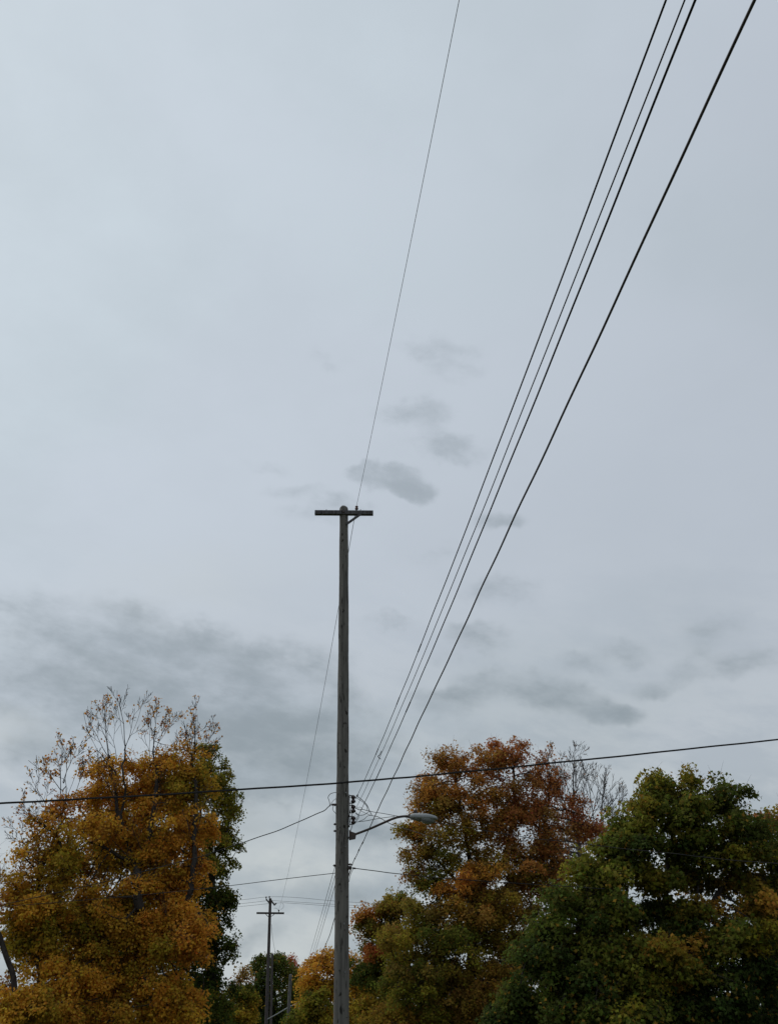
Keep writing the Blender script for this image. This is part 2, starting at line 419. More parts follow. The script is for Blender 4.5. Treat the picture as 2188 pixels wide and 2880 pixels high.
# bolts and small fittings on the shaft
for (px, py, s) in ((943, 2319, -1), (943, 2338, -1), (946, 2435, -1), (986, 2432, 1), (942, 2265, -1)):
    z = U(px, py, PY)[2]; x = pole_x(z) + s * pole_r(z)
    MB().lathe((x - s * .02, PY - .03, z), (s, 0, 0), [(.016, 0), (.016, .035), (.024, .036), (.024, .052), (.010, .053), (.010, .070)], 8).build('bolt', M['darksteel'], np_root)
rs = np.random.RandomState(12)
for i in range(16):      # nails, staples and tags left on the wood
    z = rs.uniform(2.3, 7.5); a = rs.uniform(-2.4, -.7)
    p = np.array([pole_x(z) + math.cos(a) * pole_r(z), pfoot[1] + (ptop[1] - pfoot[1]) * z / ptop[2] + math.sin(a) * pole_r(z), z])
    dr = np.array([math.cos(a), math.sin(a), 0])
    MB().box(p, dr * .010, np.cross(dr, upv) * rs.uniform(.004, .010), upv * rs.uniform(.006, .018), .001).build('staple', M['steel'] if i % 3 == 0 else M['darksteel'], np_root, smooth=False)
# ground wire stapled down the far-left face
gw = [(pole_x(z) - .6 * pole_r(z), PY + .8 * pole_r(z) + .004, z) for z in np.linspace(.1, 6.0, 30)]
MB().tube(gw, .005, 6).build('ground_wire', M['bare'], np_root)

# ------------------------------------------------------------------ street light on the near pole
zb0 = U(985, 2352, PY)[2]
sl_root = empty('street_light', (rackx(zb0), PY, zb0), 'grey cobra-head street light on a slim upswept arm fixed to near pole', 'street light')
mb = MB(); xb = rackx(zb0)
mb.box((xb + .01, PY - .02, zb0 + .02), (.010, 0, 0), (0, .05, 0), (0, 0, .09), .003)
v = [(xb + .01, PY - .055, zb0 + .09), (xb + .01, PY + .015, zb0 + .09), (xb + .01, PY - .055, zb0 - .07), (xb + .01, PY + .015, zb0 - .07), (xb + .14, PY - .05, zb0 + .045), (xb + .14, PY + .01, zb0 + .045), (xb + .12, PY - .05, zb0 - .055), (xb + .12, PY + .01, zb0 - .055)]
mb.add(v, [(0, 1, 5, 4), (4, 5, 7, 6), (6, 7, 3, 2), (0, 4, 6, 2), (1, 3, 7, 5), (0, 2, 3, 1)])
mb.build('bracket', M['darksteel'], sl_root, smooth=False)
arm_pts = smooth_path([U(990, 2350, PY - .02), U(1040, 2331, PY - .05), U(1080, 2313.5, PY - .09), U(1107, 2302, PY - .13), U(1130, 2296.5, PY - .16), U(1158, 2295.5, PY - .2)], 12)
MB().tube(arm_pts, .022, 12).build('arm', M['darksteel'], sl_root)
hA, hB = U(1152, 2296, PY - .2), U(1230, 2303, PY - .32)
hd = hB - hA; hl = np.linalg.norm(hd); hd /= hl
hs = np.cross(hd, upv); hs /= np.linalg.norm(hs); hu = np.cross(hs, hd)
def loft(secs, n=24):
    """secs: (distance along, half width, top height, bottom height); flattened superellipse sections"""
    mb = MB(); V = []
    for (d, w, tp, bt) in secs:
        for j in range(n):
            a = j * 2 * math.pi / n; c, s_ = math.cos(a), math.sin(a)
            c = math.copysign(abs(c) ** .75, c); s2 = math.copysign(abs(s_) ** .75, s_)
            V.append(hA + hd * d * hl + hs * w * c + hu * (tp * s2 if s_ > 0 else bt * s2))
    k = len(secs)
    mb.add(V, [(i * n + j, i * n + (j + 1) % n, (i + 1) * n + (j + 1) % n, (i + 1) * n + j) for i in range(k - 1) for j in range(n)] + [tuple(range(n - 1, -1, -1)), tuple(range((k - 1) * n, k * n))])
    return mb
head = loft([(0, .030, .030, .030), (.06, .050, .052, .036), (.2, .085, .068, .050), (.4, .105, .070, .048), (.62, .122, .074, .046), (.82, .112, .060, .036), (.94, .09, .045, .022), (1.0, .035, .015, .006)]).build('lamp_housing', M['lamp'], sl_root)
loft([(.42, .06, -.03, .070), (.50, .098, -.02, .098), (.62, .112, -.02, .115), (.76, .105, -.02, .108), (.88, .075, -.015, .075), (.93, .02, -.01, .03)]).build('lens', M['lens'], head)
loft([(.06, .045, .02, .058), (.25, .07, .02, .072), (.40, .075, .02, .080), (.42, .03, .01, .05)]).build('ballast_door', M['steel'], head)
MB().lathe(hA + hd * hl * .20 + hu * .055, upv, [(.034, 0), (.034, .012), (.038, .014), (.038, .060), (.030, .070)], 14).build('photocell', M['darksteel'], head)
MB().box(hA + hd * .012, hd * .028, hs * .036, hu * .036, .006).build('clamp', M['darksteel'], sl_root, smooth=False)

# ------------------------------------------------------------------ overhead wires on the near pole
def wire(name, pts, rad, mat, label, cat, n=8, group=None, wob=0.0, seed=0):
    pts = np.asarray(pts, float)
    if wob:
        r_ = np.random.RandomState(seed); k = np.arange(len(pts))
        for a in range(3):
            pts[:, a] += wob * (np.sin(k * r_.uniform(.25, .5) + r_.rand() * 6) + .6 * np.sin(k * r_.uniform(.6, 1.1) + r_.rand() * 6)) * np.minimum(1, np.minimum(k, k[::-1]) / 6)
    o = MB().tube(pts, rad, n).build(name, mat, None, origin=pts[0])
    return tag(o, label, cat, group)
def splice(w, pts, Yat, rad, ln, mat):
    i = int(np.argmin(np.abs(pts[:, 1] - Yat))); p = pts[i]; d = pts[min(i + 1, len(pts) - 1)] - pts[max(i - 1, 0)]; d /= np.linalg.norm(d)
    o = MB().tube([p - d * ln / 2, p - d * ln * .44, p + d * ln * .44, p + d * ln / 2], [rad * .6, rad, rad, rad * .6], 8).build('splice_sleeve', mat, w)
    return o
# top conductor: toward the camera and beyond it, and on to the far pole
E1 = np.array([4.605, -22, 12.68])
wp = sag_path(ins_top, E1, .70, 120)
wire('power_line', wp, .0042, M['bare'], 'single thin power line running overhead from the near crossarm insulator', 'wire', 6, 'power lines along the street')
FY = 92.0
ftop, ffoot = pole_axis(761, 2528, 749, 2880, FY)
far_ins = U(784.3, 2561, FY - .2)
wire('power_line', sag_path(ins_top, far_ins, .9, 100), .0062, M['bare'], 'thin power line slanting down from near crossarm to the far pole', 'wire', 6, 'power lines along the street')
# three secondaries: toward the camera, then away behind the pole
sec = [((1003, 2247), (3.935, 6.403), .85, .0046, 'leftmost of three parallel cables rising from the near pole to upper right'),
       ((1001, 2273), (4.053, 6.338), .80, .0036, 'thin middle cable of the three parallel cables rising to upper right'),
       ((1000, 2306), (3.928, 6.134), .85, .0050, 'rightmost of three parallel cables rising from the near pole to upper right')]
sec_objs = []
def through(A, px, zB, s, YE=-22.0):
    """far end of a span that leaves A, sags by s and passes the direction px at height zB"""
    B = UZ(px[0], px[1], zB); tB = (A[1] - B[1]) / (A[1] - YE); E = A + (B - A) / tB
    E[2] = A[2] + (B[2] - A[2] + 4 * s * tB * (1 - tB)) / tB; return E
for i, ((ax_, ay_), (ex, ez), s, r, lab) in enumerate(sec):
    A = spool_pos[i] + np.array([.05, -.03, 0]); Ee = through(A, ((1872, 0), (1924, 0), (1955, 0))[i], A[2] - (.75, .65, .70)[i], s)
    p = sag_path(A, Ee, s, 200)
    o = wire('secondary_cable', p, r, M['wire'], lab, 'cable', 8, 'secondary cables', wob=.0012, seed=i)
    sec_objs.append((o, p))
splice(sec_objs[0][0], sec_objs[0][1], 10.4, .0065, .30, M['wire'])
splice(sec_objs[0][0], sec_objs[0][1], 12.6, .0065, .40, M['wire'])
splice(sec_objs[0][0], sec_objs[0][1], 15.6, .0065, .50, M['wire'])
splice(sec_objs[0][0], sec_objs[0][1], 19.5, .014, .12, M['darksteel'])
splice(sec_objs[2][0], sec_objs[2][1], 11.6, .007, .5, M['wire'])
splice(sec_objs[2][0], sec_objs[2][1], 15.3, .0068, .9, M['wire'])
# the kinked tie in the middle cable
o, p = sec_objs[1]; i = int(np.argmin(np.abs(p[:, 1] - 15.2))); q = p[i]
MB().tube(smooth_path([q + (.02, -.2, .015), q + (-.01, -.05, .0), q + (-.035, .0, -.008), q + (-.02, .03, -.025), q + (0, .15, -.01)], 6), .006, 6).build('tie', M['wire'], o)
for i, (far, r) in enumerate((((846, 2760), .0075), ((853, 2760), .0065), ((858, 2760), .0075))):
    A = spool_pos[i] + np.array([.0, .06, 0]); Ee = U(far[0], far[1], 118)
    wire('secondary_cable', sag_path(A, Ee, .25, 60), r, M['wire'], ('leftmost', 'middle', 'rightmost')[i] + ' of three thin cables descending left behind the near pole', 'cable', 6, 'cables running down the street')
# communication cable with its clamps
A5 = np.array([rackx(4.9) + .03, PY - .06, U(986, 2442, PY)[2]])
E5 = through(A5, (2123, 0), A5[2] - .03, .06)
p5 = sag_path(A5, E5, .06, 260)
cc = wire('communication_cable', p5, .0062, M['wirep'], 'thickest cable slanting from lower pole to the top right corner', 'cable', 10, 'communication cables', wob=.003, seed=9)
MB().tube(p5[:255] + np.array([.003, 0, .0085]), .0034, 6).build('support_strand', M['wire'], cc)
for Yc in (19.6, 19.0, 18.2, 17.5):
    splice(cc, p5, Yc, .011, .10 if Yc > 18.5 else .16, M['darksteel'])
MB().box((rackx(4.9) + .01, PY - .05, A5[2]), (.035, 0, 0), (0, .03, 0), (0, 0, .03), .005).build('clamp', M['darksteel'], cc, smooth=False)
wire('communication_cable', sag_path(A5 + np.array([0, .12, 0]), U(868, 2760, 118), .5, 60), .0115, M['wirep'], 'thicker cable descending left behind near pole, right of three thin ones', 'cable', 6, 'communication cables', wob=.01, seed=4)

# heavy cable crossing the whole view in front of the pole
cr = [U(-420, 2281, 13.5), U(0, 2260, 14.1), U(443, 2236, 14.8), U(962, 2202, 15.5), U(1300, 2172, 16), U(1628, 2139, 16.5), U(2188, 2080, 17.4), U(2700, 2020, 18.2)]
crp = smooth_path(cr, 24)
cross = wire('crossing_cable', crp, .0105, M['wire'], 'heavy black cable crossing the whole view in front of the pole', 'cable', 10, wob=.002, seed=2)
MB().tube(crp + np.array([0, 0, .013]), .0045, 6).build('support_strand', M['wire'], cross)

# service drops
zl = U(941, 2264, PY)[2]; xl = pole_x(zl) - pole_r(zl)
L0 = np.array([xl - .10, PY - .03, zl])
sd_l = wire('service_drop', smooth_path([L0, U(900, 2285, 20.3), U(800, 2328, 21), U(648, 2382, 22), U(487, 2430, 23), U(240, 2492, 24.6), U(0, 2547, 26), U(-300, 2610, 28)], 14), .0085, M['wire'], 'dark service cable dropping left from a stub at pole mid-height', 'cable', 8, 'service drops', wob=.004, seed=5)
MB().box((xl - .03, PY - .03, zl), (.06, 0, 0), (0, .018, 0), (0, 0, .018), .004).build('stub', M['darksteel'], sd_l, smooth=False)
def loop(ctrl, r, parent, mat='bare', Y=PY - .06):
    MB().tube(smooth_path([U(*c[:2], c[2] if len(c) > 2 else Y) for c in ctrl], 10), r, 6).build('drip_loop', M[mat], parent)
loop([(929, 2268), (926, 2252), (923, 2243), (928, 2234), (937, 2230), (946, 2229, 20.3), (965, 2233, 20.3), (985, 2243, 20.1)], .0065, sd_l)
loop([(929, 2266), (934, 2256), (944, 2247), (955, 2246, 20.2)], .0045, sd_l)
loop([(938, 2266), (936, 2276), (941, 2284), (948, 2290, 20.2), (962, 2298, 20.2), (985, 2304, 20.1)], .0055, sd_l)
sd_r = wire('service_drop', smooth_path([U(1000, 2274, PY - .05), U(1020, 2277, PY - .1), U(1040, 2281, PY - .2), U(1104, 2293, PY - .5), U(1226, 2313, 18.8), U(1326, 2330, 18.2), U(1489, 2356, 17.3), U(1617, 2371, 16.6), U(1787, 2390, 15.8), U(1910, 2403, 15.2), U(2073, 2420, 14.5), U(2300, 2438, 13.6)], 10), .0055, M['wire'], 'thin service cable running right from the pole across both right-hand trees', 'cable', 8, 'service drops', wob=.003, seed=6)
loop([(1002, 2238), (1015, 2247), (1025, 2256), (1033, 2266), (1038, 2278), (1043, 2287), (1046, 2294)], .0075, sd_r)
loop([(1000, 2242), (1012, 2250), (1022, 2257), (1032, 2268), (1033, 2279), (1040, 2281)], .005, sd_r)
loop([(1000, 2287), (1005, 2291), (1015, 2293), (1025, 2291), (1033, 2286), (1039, 2281)], .006, sd_r)
loop([(1000, 2273), (1012, 2270), (1019, 2274), (1012, 2276), (1000, 2274)], .004, sd_r)
sl_feed = wire('lamp_feed_cable', smooth_path([U(996, 2315, PY - .05), U(1003, 2312, PY - .06), U(1030, 2308.5, PY - .08), U(1065, 2302, PY - .1), U(1110, 2296, PY - .14)], 10), .0062, M['bare'], 'thin cable stretched from the spool rack to the street light arm', 'cable', 6)
loop([(1001, 2311), (1008, 2301), (1009, 2294), (1004, 2288), (1000, 2285)], .0055, sl_feed)
loop([(1010, 2310), (1024, 2304), (1034, 2295), (1045, 2293)], .0055, sl_feed)
wire('service_drop', smooth_path([U(1046, 2294, PY - .08), U(1062, 2297, PY - .05), U(1080, 2307, PY + .3), U(1096, 2316, PY + 1.0), U(1115, 2323, PY + 2.0), U(1150, 2334, PY + 4), U(1250, 2366, PY + 9)], 10), .0065, M['bare'], 'short dark cable curving down right behind the street light arm', 'cable', 6, 'service drops')
loop([(1005, 2276), (1016, 2281), (1028, 2287), (1046, 2294)], .0042, sd_r)
# lower pair
za = U(945, 2456, PY)[2]
wire('service_drop', smooth_path([np.array([pole_x(za) - pole_r(za), PY - .02, za]), U(800, 2472, 21), U(655, 2490, 22), U(540, 2503, 23), U(290, 2527, 25), U(0, 2550, 27), U(-300, 2568, 29)], 14), .0062, M['wire'], 'lower service cable leaving the pole nearly level to the left', 'cable', 8, 'service drops')
zr = U(990, 2441, PY)[2]
sr = wire('service_drop', smooth_path([np.array([rackx(zr), PY - .05, zr]), U(997, 2442, PY - .08), U(1060, 2450, PY + .4), U(1120, 2457.5, PY + .9), U(1300, 2474, PY + 2.5), U(1700, 2500, 27)], 12), .0075, M['wire'], 'lower service cable leaving the pole level to the right into trees', 'cable', 8, 'service drops')
MB().tube([U(992, 2441.5, PY - .07), U(1000, 2442.5, PY - .08)], .016, 8).build('clamp', M['darksteel'], sr)
loop([(994, 2443), (989, 2452), (984, 2466), (982, 2480)], .0055, sr)

# ------------------------------------------------------------------ far poles
fr = empty('utility_pole', (ffoot[0], ffoot[1], 0), 'far dark utility pole with wide crossarm and angled top brackets, left of near pole', 'utility pole', 'utility poles')
shaft(ftop, ffoot, .115, .165, 'shaft', M['farpole'], fr, rings=60, n=14, rough=.01, seed=6)
cL, cR = U(722, 2568, FY - .17), U(799.5, 2568.5, FY - .17); cx = (cR - cL) / 2; cn = cx / np.linalg.norm(cx)
MB().box((cL + cR) / 2, cx, np.array([0, .055, 0]), np.cross(cn, [0, 1, 0]) * .075, .008).build('crossarm', M['farpole'], fr, smooth=False)
for a, b in (((747.5, 2570), (757.5, 2579.5)), ((773, 2570), (762.5, 2577.5))):
    MB().tube(smooth_path([U(*a, FY - .2), (U(*a, FY - .2) + U(*b, FY - .16)) / 2 + (0, 0, -.03), U(*b, FY - .16)], 4), .028, 6).build('brace', M['farpole'], fr)
fi = U(784.3, 2566, FY - .17)
MB().lathe(fi, upv, [(.03, 0), (.03, .10), (.06, .11), (.065, .17), (.045, .21)], 10).build('insulator', M['darkpor'], fr)
for a, b in (((759, 2541), (749, 2529)), ((763, 2535), (758, 2528)), ((765, 2535), (773, 2546))):
    p0, p1 = U(*a, FY - .1), U(*b, FY - .25)
    br = MB().tube([p0, p1], .062, 8).build('bracket', M['farpole'], fr)
    MB().lathe(p1, upv if b[1] < 2540 else np.array([.6, 0, .8]), [(.03, -.03), (.03, .08), (.06, .09), (.05, .13), (.065, .15), (.065, .20), (.03, .22)], 10).build('insulator', M['darkpor'], br)
MB().box(U(762, 2536, FY - .12), (.10, 0, -.02), (0, .05, 0), (.03, 0, .14), .02).build('mounting_plate', M['darksteel'], fr, smooth=False)
for k_, ctrl in enumerate(([(790, 2559), (797, 2552), (797, 2543), (794, 2540)], [(784, 2561), (781, 2557), (775, 2554), (771, 2555)])):
    MB().tube(smooth_path([U(*c, FY - .2) for c in ctrl], 8), .012, 5).build('jumper', M['bare'], fr)
# three lines of the cross street carried by the far pole's top
for i, (lp, lab) in enumerate(((((300, 2562), (655, 2533), (749, 2523), (830, 2524), (985, 2537), (1300, 2552)), 'top line of the cross-street wires at the far pole'),
               (((300, 2573), (660, 2543), (757, 2533), (800, 2535), (985, 2546), (1300, 2562)), 'middle line of the cross-street wires at the far pole'),
               (((300, 2582), (660, 2551), (775, 2540), (830, 2541), (985, 2552), (1300, 2570)), 'lowest line of the cross-street wires at the far pole'))):
    wire('cross_street_line', smooth_path([U(*c, FY - .25) for c in lp], 10), .012, M['bare'], lab, 'wire', 5, 'cross-street wires')
wire('guy_wire', smooth_path([U(764, 2600, FY + .2), U(766, 2625, FY + 2), U(771, 2660, FY + 5), U(778, 2694, FY + 8), U(790, 2760, FY + 13)], 8), .012, M['bare'], 'faint thin wire hanging down right beside the far pole', 'wire', 5)
# its lamp arm, reaching right
la = empty('street_light', tuple(U(753, 2866, FY - .2)), 'pale street light arm low on the far dark pole', 'street light')
MB().tube(smooth_path([U(752, 2867, FY - .15), U(780, 2852, FY - .4), U(812, 2833, FY - .8), U(836, 2823, FY - 1.1)], 8), .045, 8).build('arm', M['lamp'], la)
p0 = U(836, 2823, FY - 1.1)
MB().box(p0 + (.28, -.05, .02), (.34, -.05, .03), (.02, .12, 0), (0, 0, .07), .03).build('lamp_housing', M['lamp'], la, smooth=False)
# plain poles further down the street
for (xt, yt, xb, yb, Y, r0, r1, mat, lab) in ((818, 2742, 811, 2880, 71, .10, .125, 'greypole', 'short grey wooden pole standing before dark green tree'),
                                  (766, 2683, 763, 2880, 112, .11, .13, 'farpole', 'plain dark pole top just right of the far crossarm pole')):
    t_, f_ = pole_axis(xt, yt, xb, yb, Y)
    e = empty('utility_pole', (f_[0], f_[1], 0), lab, 'utility pole', 'utility poles')
    shaft(t_, f_, r0, r1, 'shaft', M[mat], e, rings=40, n=12, rough=.01, seed=int(Y))
    MB().lathe(t_ + np.array([0, -.14, -.6]), (0, 1, 0), [(.04, -.03), (.04, .0), (.02, .01), (.02, .3)], 8).build('bolt', M['darksteel'], e)

# ------------------------------------------------------------------ trees
PAL = {
    'gold': (.66, .380, .044), 'orange': (.66, .310, .040), 'amber': (.52, .255, .042), 'olive': (.290, .235, .028),
    'lime': (.310, .275, .034), 'green': (.118, .140, .024), 'deep': (.050, .074, .018), 'rust': (.43, .165, .044),
    'red': (.46, .105, .036), 'brick': (.37, .130, .054), 'brown': (.31, .185, .052), 'ygreen': (.230, .215, .030),
}
def colonise(seeds, parents, A, step, kill, rng, up=0.10, iters=150):
    """grow a branch skeleton from the seed nodes towards the points A (space colonisation)"""
    nodes = [np.array(s, float) for s in seeds]; par = list(parents)
    A = np.asarray(A); nA = len(A)
    Pn = np.array(nodes)
    d2 = ((A[:, None] - Pn[None]) ** 2).sum(-1); near = d2.argmin(1); dist = np.sqrt(d2[np.arange(nA), near])
    alive = np.ones(nA, bool); host = near.copy(); stuck = np.zeros(nA, int)
    for it in range(iters):
        idx = np.nonzero(alive)[0]
        if not len(idx): break
        nd = near[idx]; Pn = np.array(nodes)
        v = A[idx] - Pn[nd]; v /= np.linalg.norm(v, axis=1)[:, None] + 1e-9
        uniq, inv = np.unique(nd, return_inverse=True)
        acc = np.zeros((len(uniq), 3)); np.add.at(acc, inv, v)
        nv = acc / (np.linalg.norm(acc, axis=1)[:, None] + 1e-9)
        nv += rng.randn(*nv.shape) * .10; nv[:, 2] += up
        nv /= np.linalg.norm(nv, axis=1)[:, None]
        new = Pn[uniq] + nv * step
        base = len(nodes); nodes.extend(list(new)); par.extend([int(q) for q in uniq])
        dn = np.sqrt(((A[idx][:, None] - new[None]) ** 2).sum(-1)); j = dn.argmin(1); dm = dn[np.arange(len(idx)), j]
        better = dm < dist[idx]
        stuck[idx] = np.where(better, 0, stuck[idx] + 1)
        dist[idx] = np.where(better, dm, dist[idx]); near[idx] = np.where(better, base + j, near[idx])
        done = (dist[idx] < kill) | (stuck[idx] > 4)
        alive[idx[done]] = False
    return np.array(nodes), np.array(par), near
def frusta(P0, P1, D0, D1, R0, R1, n):
    """n-sided tapered pieces between P0 and P1, rings square to D0 and D1"""
    th = np.arange(n) * 2 * math.pi / n
    def ring(P, D, R):
        ref = np.tile(np.array([.28, .93, .21]), (len(P), 1))
        A = np.cross(D, ref); A /= np.linalg.norm(A, axis=1)[:, None] + 1e-9; B = np.cross(D, A)
        return P[:, None] + R[:, None, None] * (np.cos(th)[None, :, None] * A[:, None] + np.sin(th)[None, :, None] * B[:, None])
    V = np.concatenate([ring(P0, D0, R0), ring(P1, D1, R1)], 1).reshape(-1, 3)
    f = np.array([(j, (j + 1) % n, n + (j + 1) % n, n + j) for j in range(n)])
    Fq = (np.arange(len(P0))[:, None, None] * 2 * n + f[None]).reshape(-1, 4)
    return V, Fq
def unit(v): return v / (np.linalg.norm(v, axis=-1, keepdims=True) + 1e-9)

TREE_STATS = []
def tree(name, label, Y, trunk, lobes, seed, r_foot=None, limbs=(), per_m2=9.0, leaf=.12, leaves=45, tip=.008, step=.33, kill=.42,
         cat='tree', group=None, bark='bark', clump=.27, flat=.55, trefoil=False, twiglets=1, bright=1.0, puff=.70, twig='twig', up=.10, brooms=()):
    """trunk: photo points (x, y[, dY]) from the foot upward; limbs: further polylines that start on the trunk;
       lobes: (x, y, rx, ry, dY, rY in metres, colours, leafiness)"""
    rng = np.random.RandomState(seed)
    def P(q): return U(q[0], q[1], Y + (q[2] if len(q) > 2 else 0))
    tp = np.array([P(q) for q in trunk])
    foot = tp[0].copy(); foot = tp[0] + (tp[0] - tp[1]) / max(tp[1][2] - tp[0][2], .2) * 0 ; foot = np.array([tp[0][0], tp[0][1], -.1])
    root = empty(name, (foot[0], foot[1], 0), label, cat, group)
    seeds, par = [], []
    def poly(pts, start=None):
        last = start; wob_ = np.zeros(3)
        for i in range(len(pts) - 1):
            L = np.linalg.norm(pts[i + 1] - pts[i]); k = max(1, int(round(L / step)))
            wob_ = wob_ * .75 + rng.randn(3) * np.array([.10, .10, .03])
            for j in range(0 if (last is None) else 1, k + 1) if i == 0 else range(1, k + 1):
                seeds.append(pts[i] + (pts[i + 1] - pts[i]) * j / k + (wob_ if start is not None else wob_ * .4)); par.append(-1 if last is None else last); last = len(seeds) - 1
    poly(np.vstack([foot[None], tp]))
    for lb in limbs:
        lp = np.array([P(q) for q in lb]); d = ((np.array(seeds) - lp[0]) ** 2).sum(1); s = int(d.argmin())
        lp[0] = seeds[s]; poly(lp, s)
    A, AC, AL, AD = [], [], [], []
    for (lx, ly, rx, ry, dY, rY, cols, leafy) in lobes:
        c = U(lx, ly, Y + dY); dp = depth(c) / F_PX; a, b, h = rx * dp, rY, ry * dp
        area = 4 * math.pi * (((a * b) ** 1.6 + (a * h) ** 1.6 + (b * h) ** 1.6) / 3) ** (1 / 1.6)
        n = max(6, int(area * per_m2)); bare = leafy < .2
        per = 1 if bare else 9
        ns = max(2, int(round(n / per)))
        u = unit(rng.randn(ns, 3)); rr = (.50 + .48 * rng.rand(ns) ** .6)
        ph = rng.rand(4) * 6.28          # lumpy outline
        rr *= 1 + .12 * np.sin(3.1 * u[:, 0] + 4 * u[:, 2] + ph[0]) + .09 * np.sin(6.3 * u[:, 1] - 5 * u[:, 2] + ph[1])
        ins_ = 0 if bare else .7 * puff
        sc = c + (u * rr[:, None]) * np.array([max(a - ins_, .4 * a), max(b - ins_, .4 * b), max(h - .6 * ins_, .5 * h)]) + (0 if bare else rng.randn(ns, 3) * .16 * np.array([a, b, h]))
        srad = puff * rng.uniform(.40, 1.35, ns) * min(1.0, min(a, b, h) / (1.4 * puff) + .25)
        si = np.repeat(np.arange(ns), per)
        strag = (rng.rand(ns) < .30) & (not bare)                     # sprays that reach out past the outline
        sc[strag] += u[strag] * np.array([a, b, h]) * .22; srad = np.where(strag, srad * .75, srad)
        e1 = unit(u * np.array([1, 1, .35]) + rng.randn(ns, 3) * .45 + np.array([0, 0, .12])); e2 = unit(np.cross(e1, [0, 0, 1.0]) + 1e-6); e3 = np.cross(e2, e1)
        q = unit(rng.randn(len(si), 3)) * (.25 + .75 * rng.rand(len(si), 1) ** .5)
        q[:, 0] = q[:, 0] * 1.75 * rng.uniform(.7, 1.1, len(si)); taper = np.clip(1.15 - .42 * np.maximum(q[:, 0], 0), .3, 1.2)
        q[:, 1] *= .85 * taper; q[:, 2] *= .50 * taper
        d = e1[si] * q[:, :1] + e2[si] * q[:, 1:2] + e3[si] * q[:, 2:3]
        d[:, 2] -= .10 * np.maximum(q[:, 0], 0) ** 2
        if bare: d *= .3
        A.append(sc[si] + d * srad[si][:, None])
        AD.append(unit(d + np.array([0, 0, .35]) + u[si] * .25))
        pal = np.array([PAL[q] for q in cols])
        w = rng.dirichlet([.45] * len(cols), ns)[si] * .82 + .18 * rng.dirichlet([.5] * len(cols), len(si))
        AC.append((w @ pal) * rng.uniform(.85, 1.15, (ns, 1))[si]); AL.append(np.full(len(si), leafy) * (1 if bare else rng.uniform(.45, 1.4, ns)[si] * np.where(u[si, 1] > .35, .55, 1.0)))
    A = np.vstack(A); AC = np.vstack(AC); AL = np.concatenate(AL); AD = np.vstack(AD)
    ok = A[:, 2] > .7; A, AC, AL, AD = A[ok], AC[ok], AL[ok], AD[ok]
    nodes, par, near = colonise(seeds, par, A, step, kill, rng, up)
    n = len(nodes)
    # smooth the zigzag
    has = par >= 0
    kids = np.zeros(n); np.add.at(kids, par[has], 1)
    for _ in range(3):
        cs = np.zeros((n, 3)); np.add.at(cs, par[has], nodes[has])
        mid = np.where(((kids > 0) & has)[:, None], .5 * nodes[np.maximum(par, 0)] + .5 * cs / np.maximum(kids, 1)[:, None], nodes)
        nodes = .5 * nodes + .5 * mid
    # radii from the twigs down
    ex = 2.35; acc = np.zeros(n); tips = np.zeros(n); np.add.at(tips, near, 1)
    rad = np.zeros(n)
    acc += np.minimum(tips, 3) * tip ** ex
    for i in range(n - 1, -1, -1):
        rad[i] = max(acc[i], tip ** ex) ** (1 / ex)
        if par[i] >= 0: acc[par[i]] += rad[i] ** ex
    if r_foot: 
        s = r_foot / rad[0]; rad = rad * np.where(rad > tip * 2, 1 + (s - 1) * np.clip((rad - tip * 2) / (rad[0] - tip * 2), 0, 1) ** .35, 1)
    rad[:2] *= (1.35, 1.12)
    e = np.nonzero(has)[0]; p = par[e]
    D = np.zeros((n, 3)); D[e] = unit(nodes[e] - nodes[p]); D[~has] = (0, 0, 1)
    R0 = np.minimum(rad[p], rad[e] * 1.25)
    thick = rad[e] > tip * 2.6
    V1, F1 = frusta(nodes[p[thick]], nodes[e[thick]], unit(D[p[thick]] + D[e[thick]] * .6), D[e[thick]], R0[thick], rad[e[thick]], 7)
    mesh_np('trunk', V1, F1, M[bark], root, origin=root.location)
    th = ~thick
    # twigs: thin skeleton pieces, last shoots to every leaf spray and side shoots
    Q0, Q1, QR0, QR1 = [nodes[p[th]]], [nodes[e[th]]], [R0[th]], [rad[e[th]]]
    h0 = nodes[near]; v = A - h0; L = np.linalg.norm(v, axis=1)
    midp = h0 + v * .5 + rng.randn(len(A), 3) * .06 * L[:, None] - np.array([0, 0, .05]) * L[:, None]
    Q0 += [h0, midp]; Q1 += [midp, A]; QR0 += [np.full(len(A), tip), np.full(len(A), tip * .8)]; QR1 += [np.full(len(A), tip * .8), np.full(len(A), tip * .5)]
    for k in range(twiglets + 3):
        sel = np.ones(len(A), bool) if k < twiglets else (AL < .2)
        if not sel.any(): continue
        t = rng.rand(sel.sum(), 1); s0 = midp[sel] + (A[sel] - midp[sel]) * t
        d = unit(unit(v[sel]) + rng.randn(sel.sum(), 3) * .42 + np.array([0, 0, .55])); ln = rng.uniform(.15, .55, (sel.sum(), 1))
        s1 = s0 + d * ln; Q0.append(s0); Q1.append(s1); QR0.append(np.full(len(s0), tip * .65)); QR1.append(np.full(len(s0), tip * .40))
    bt, bcol, bl = [], [], []
    segs = []
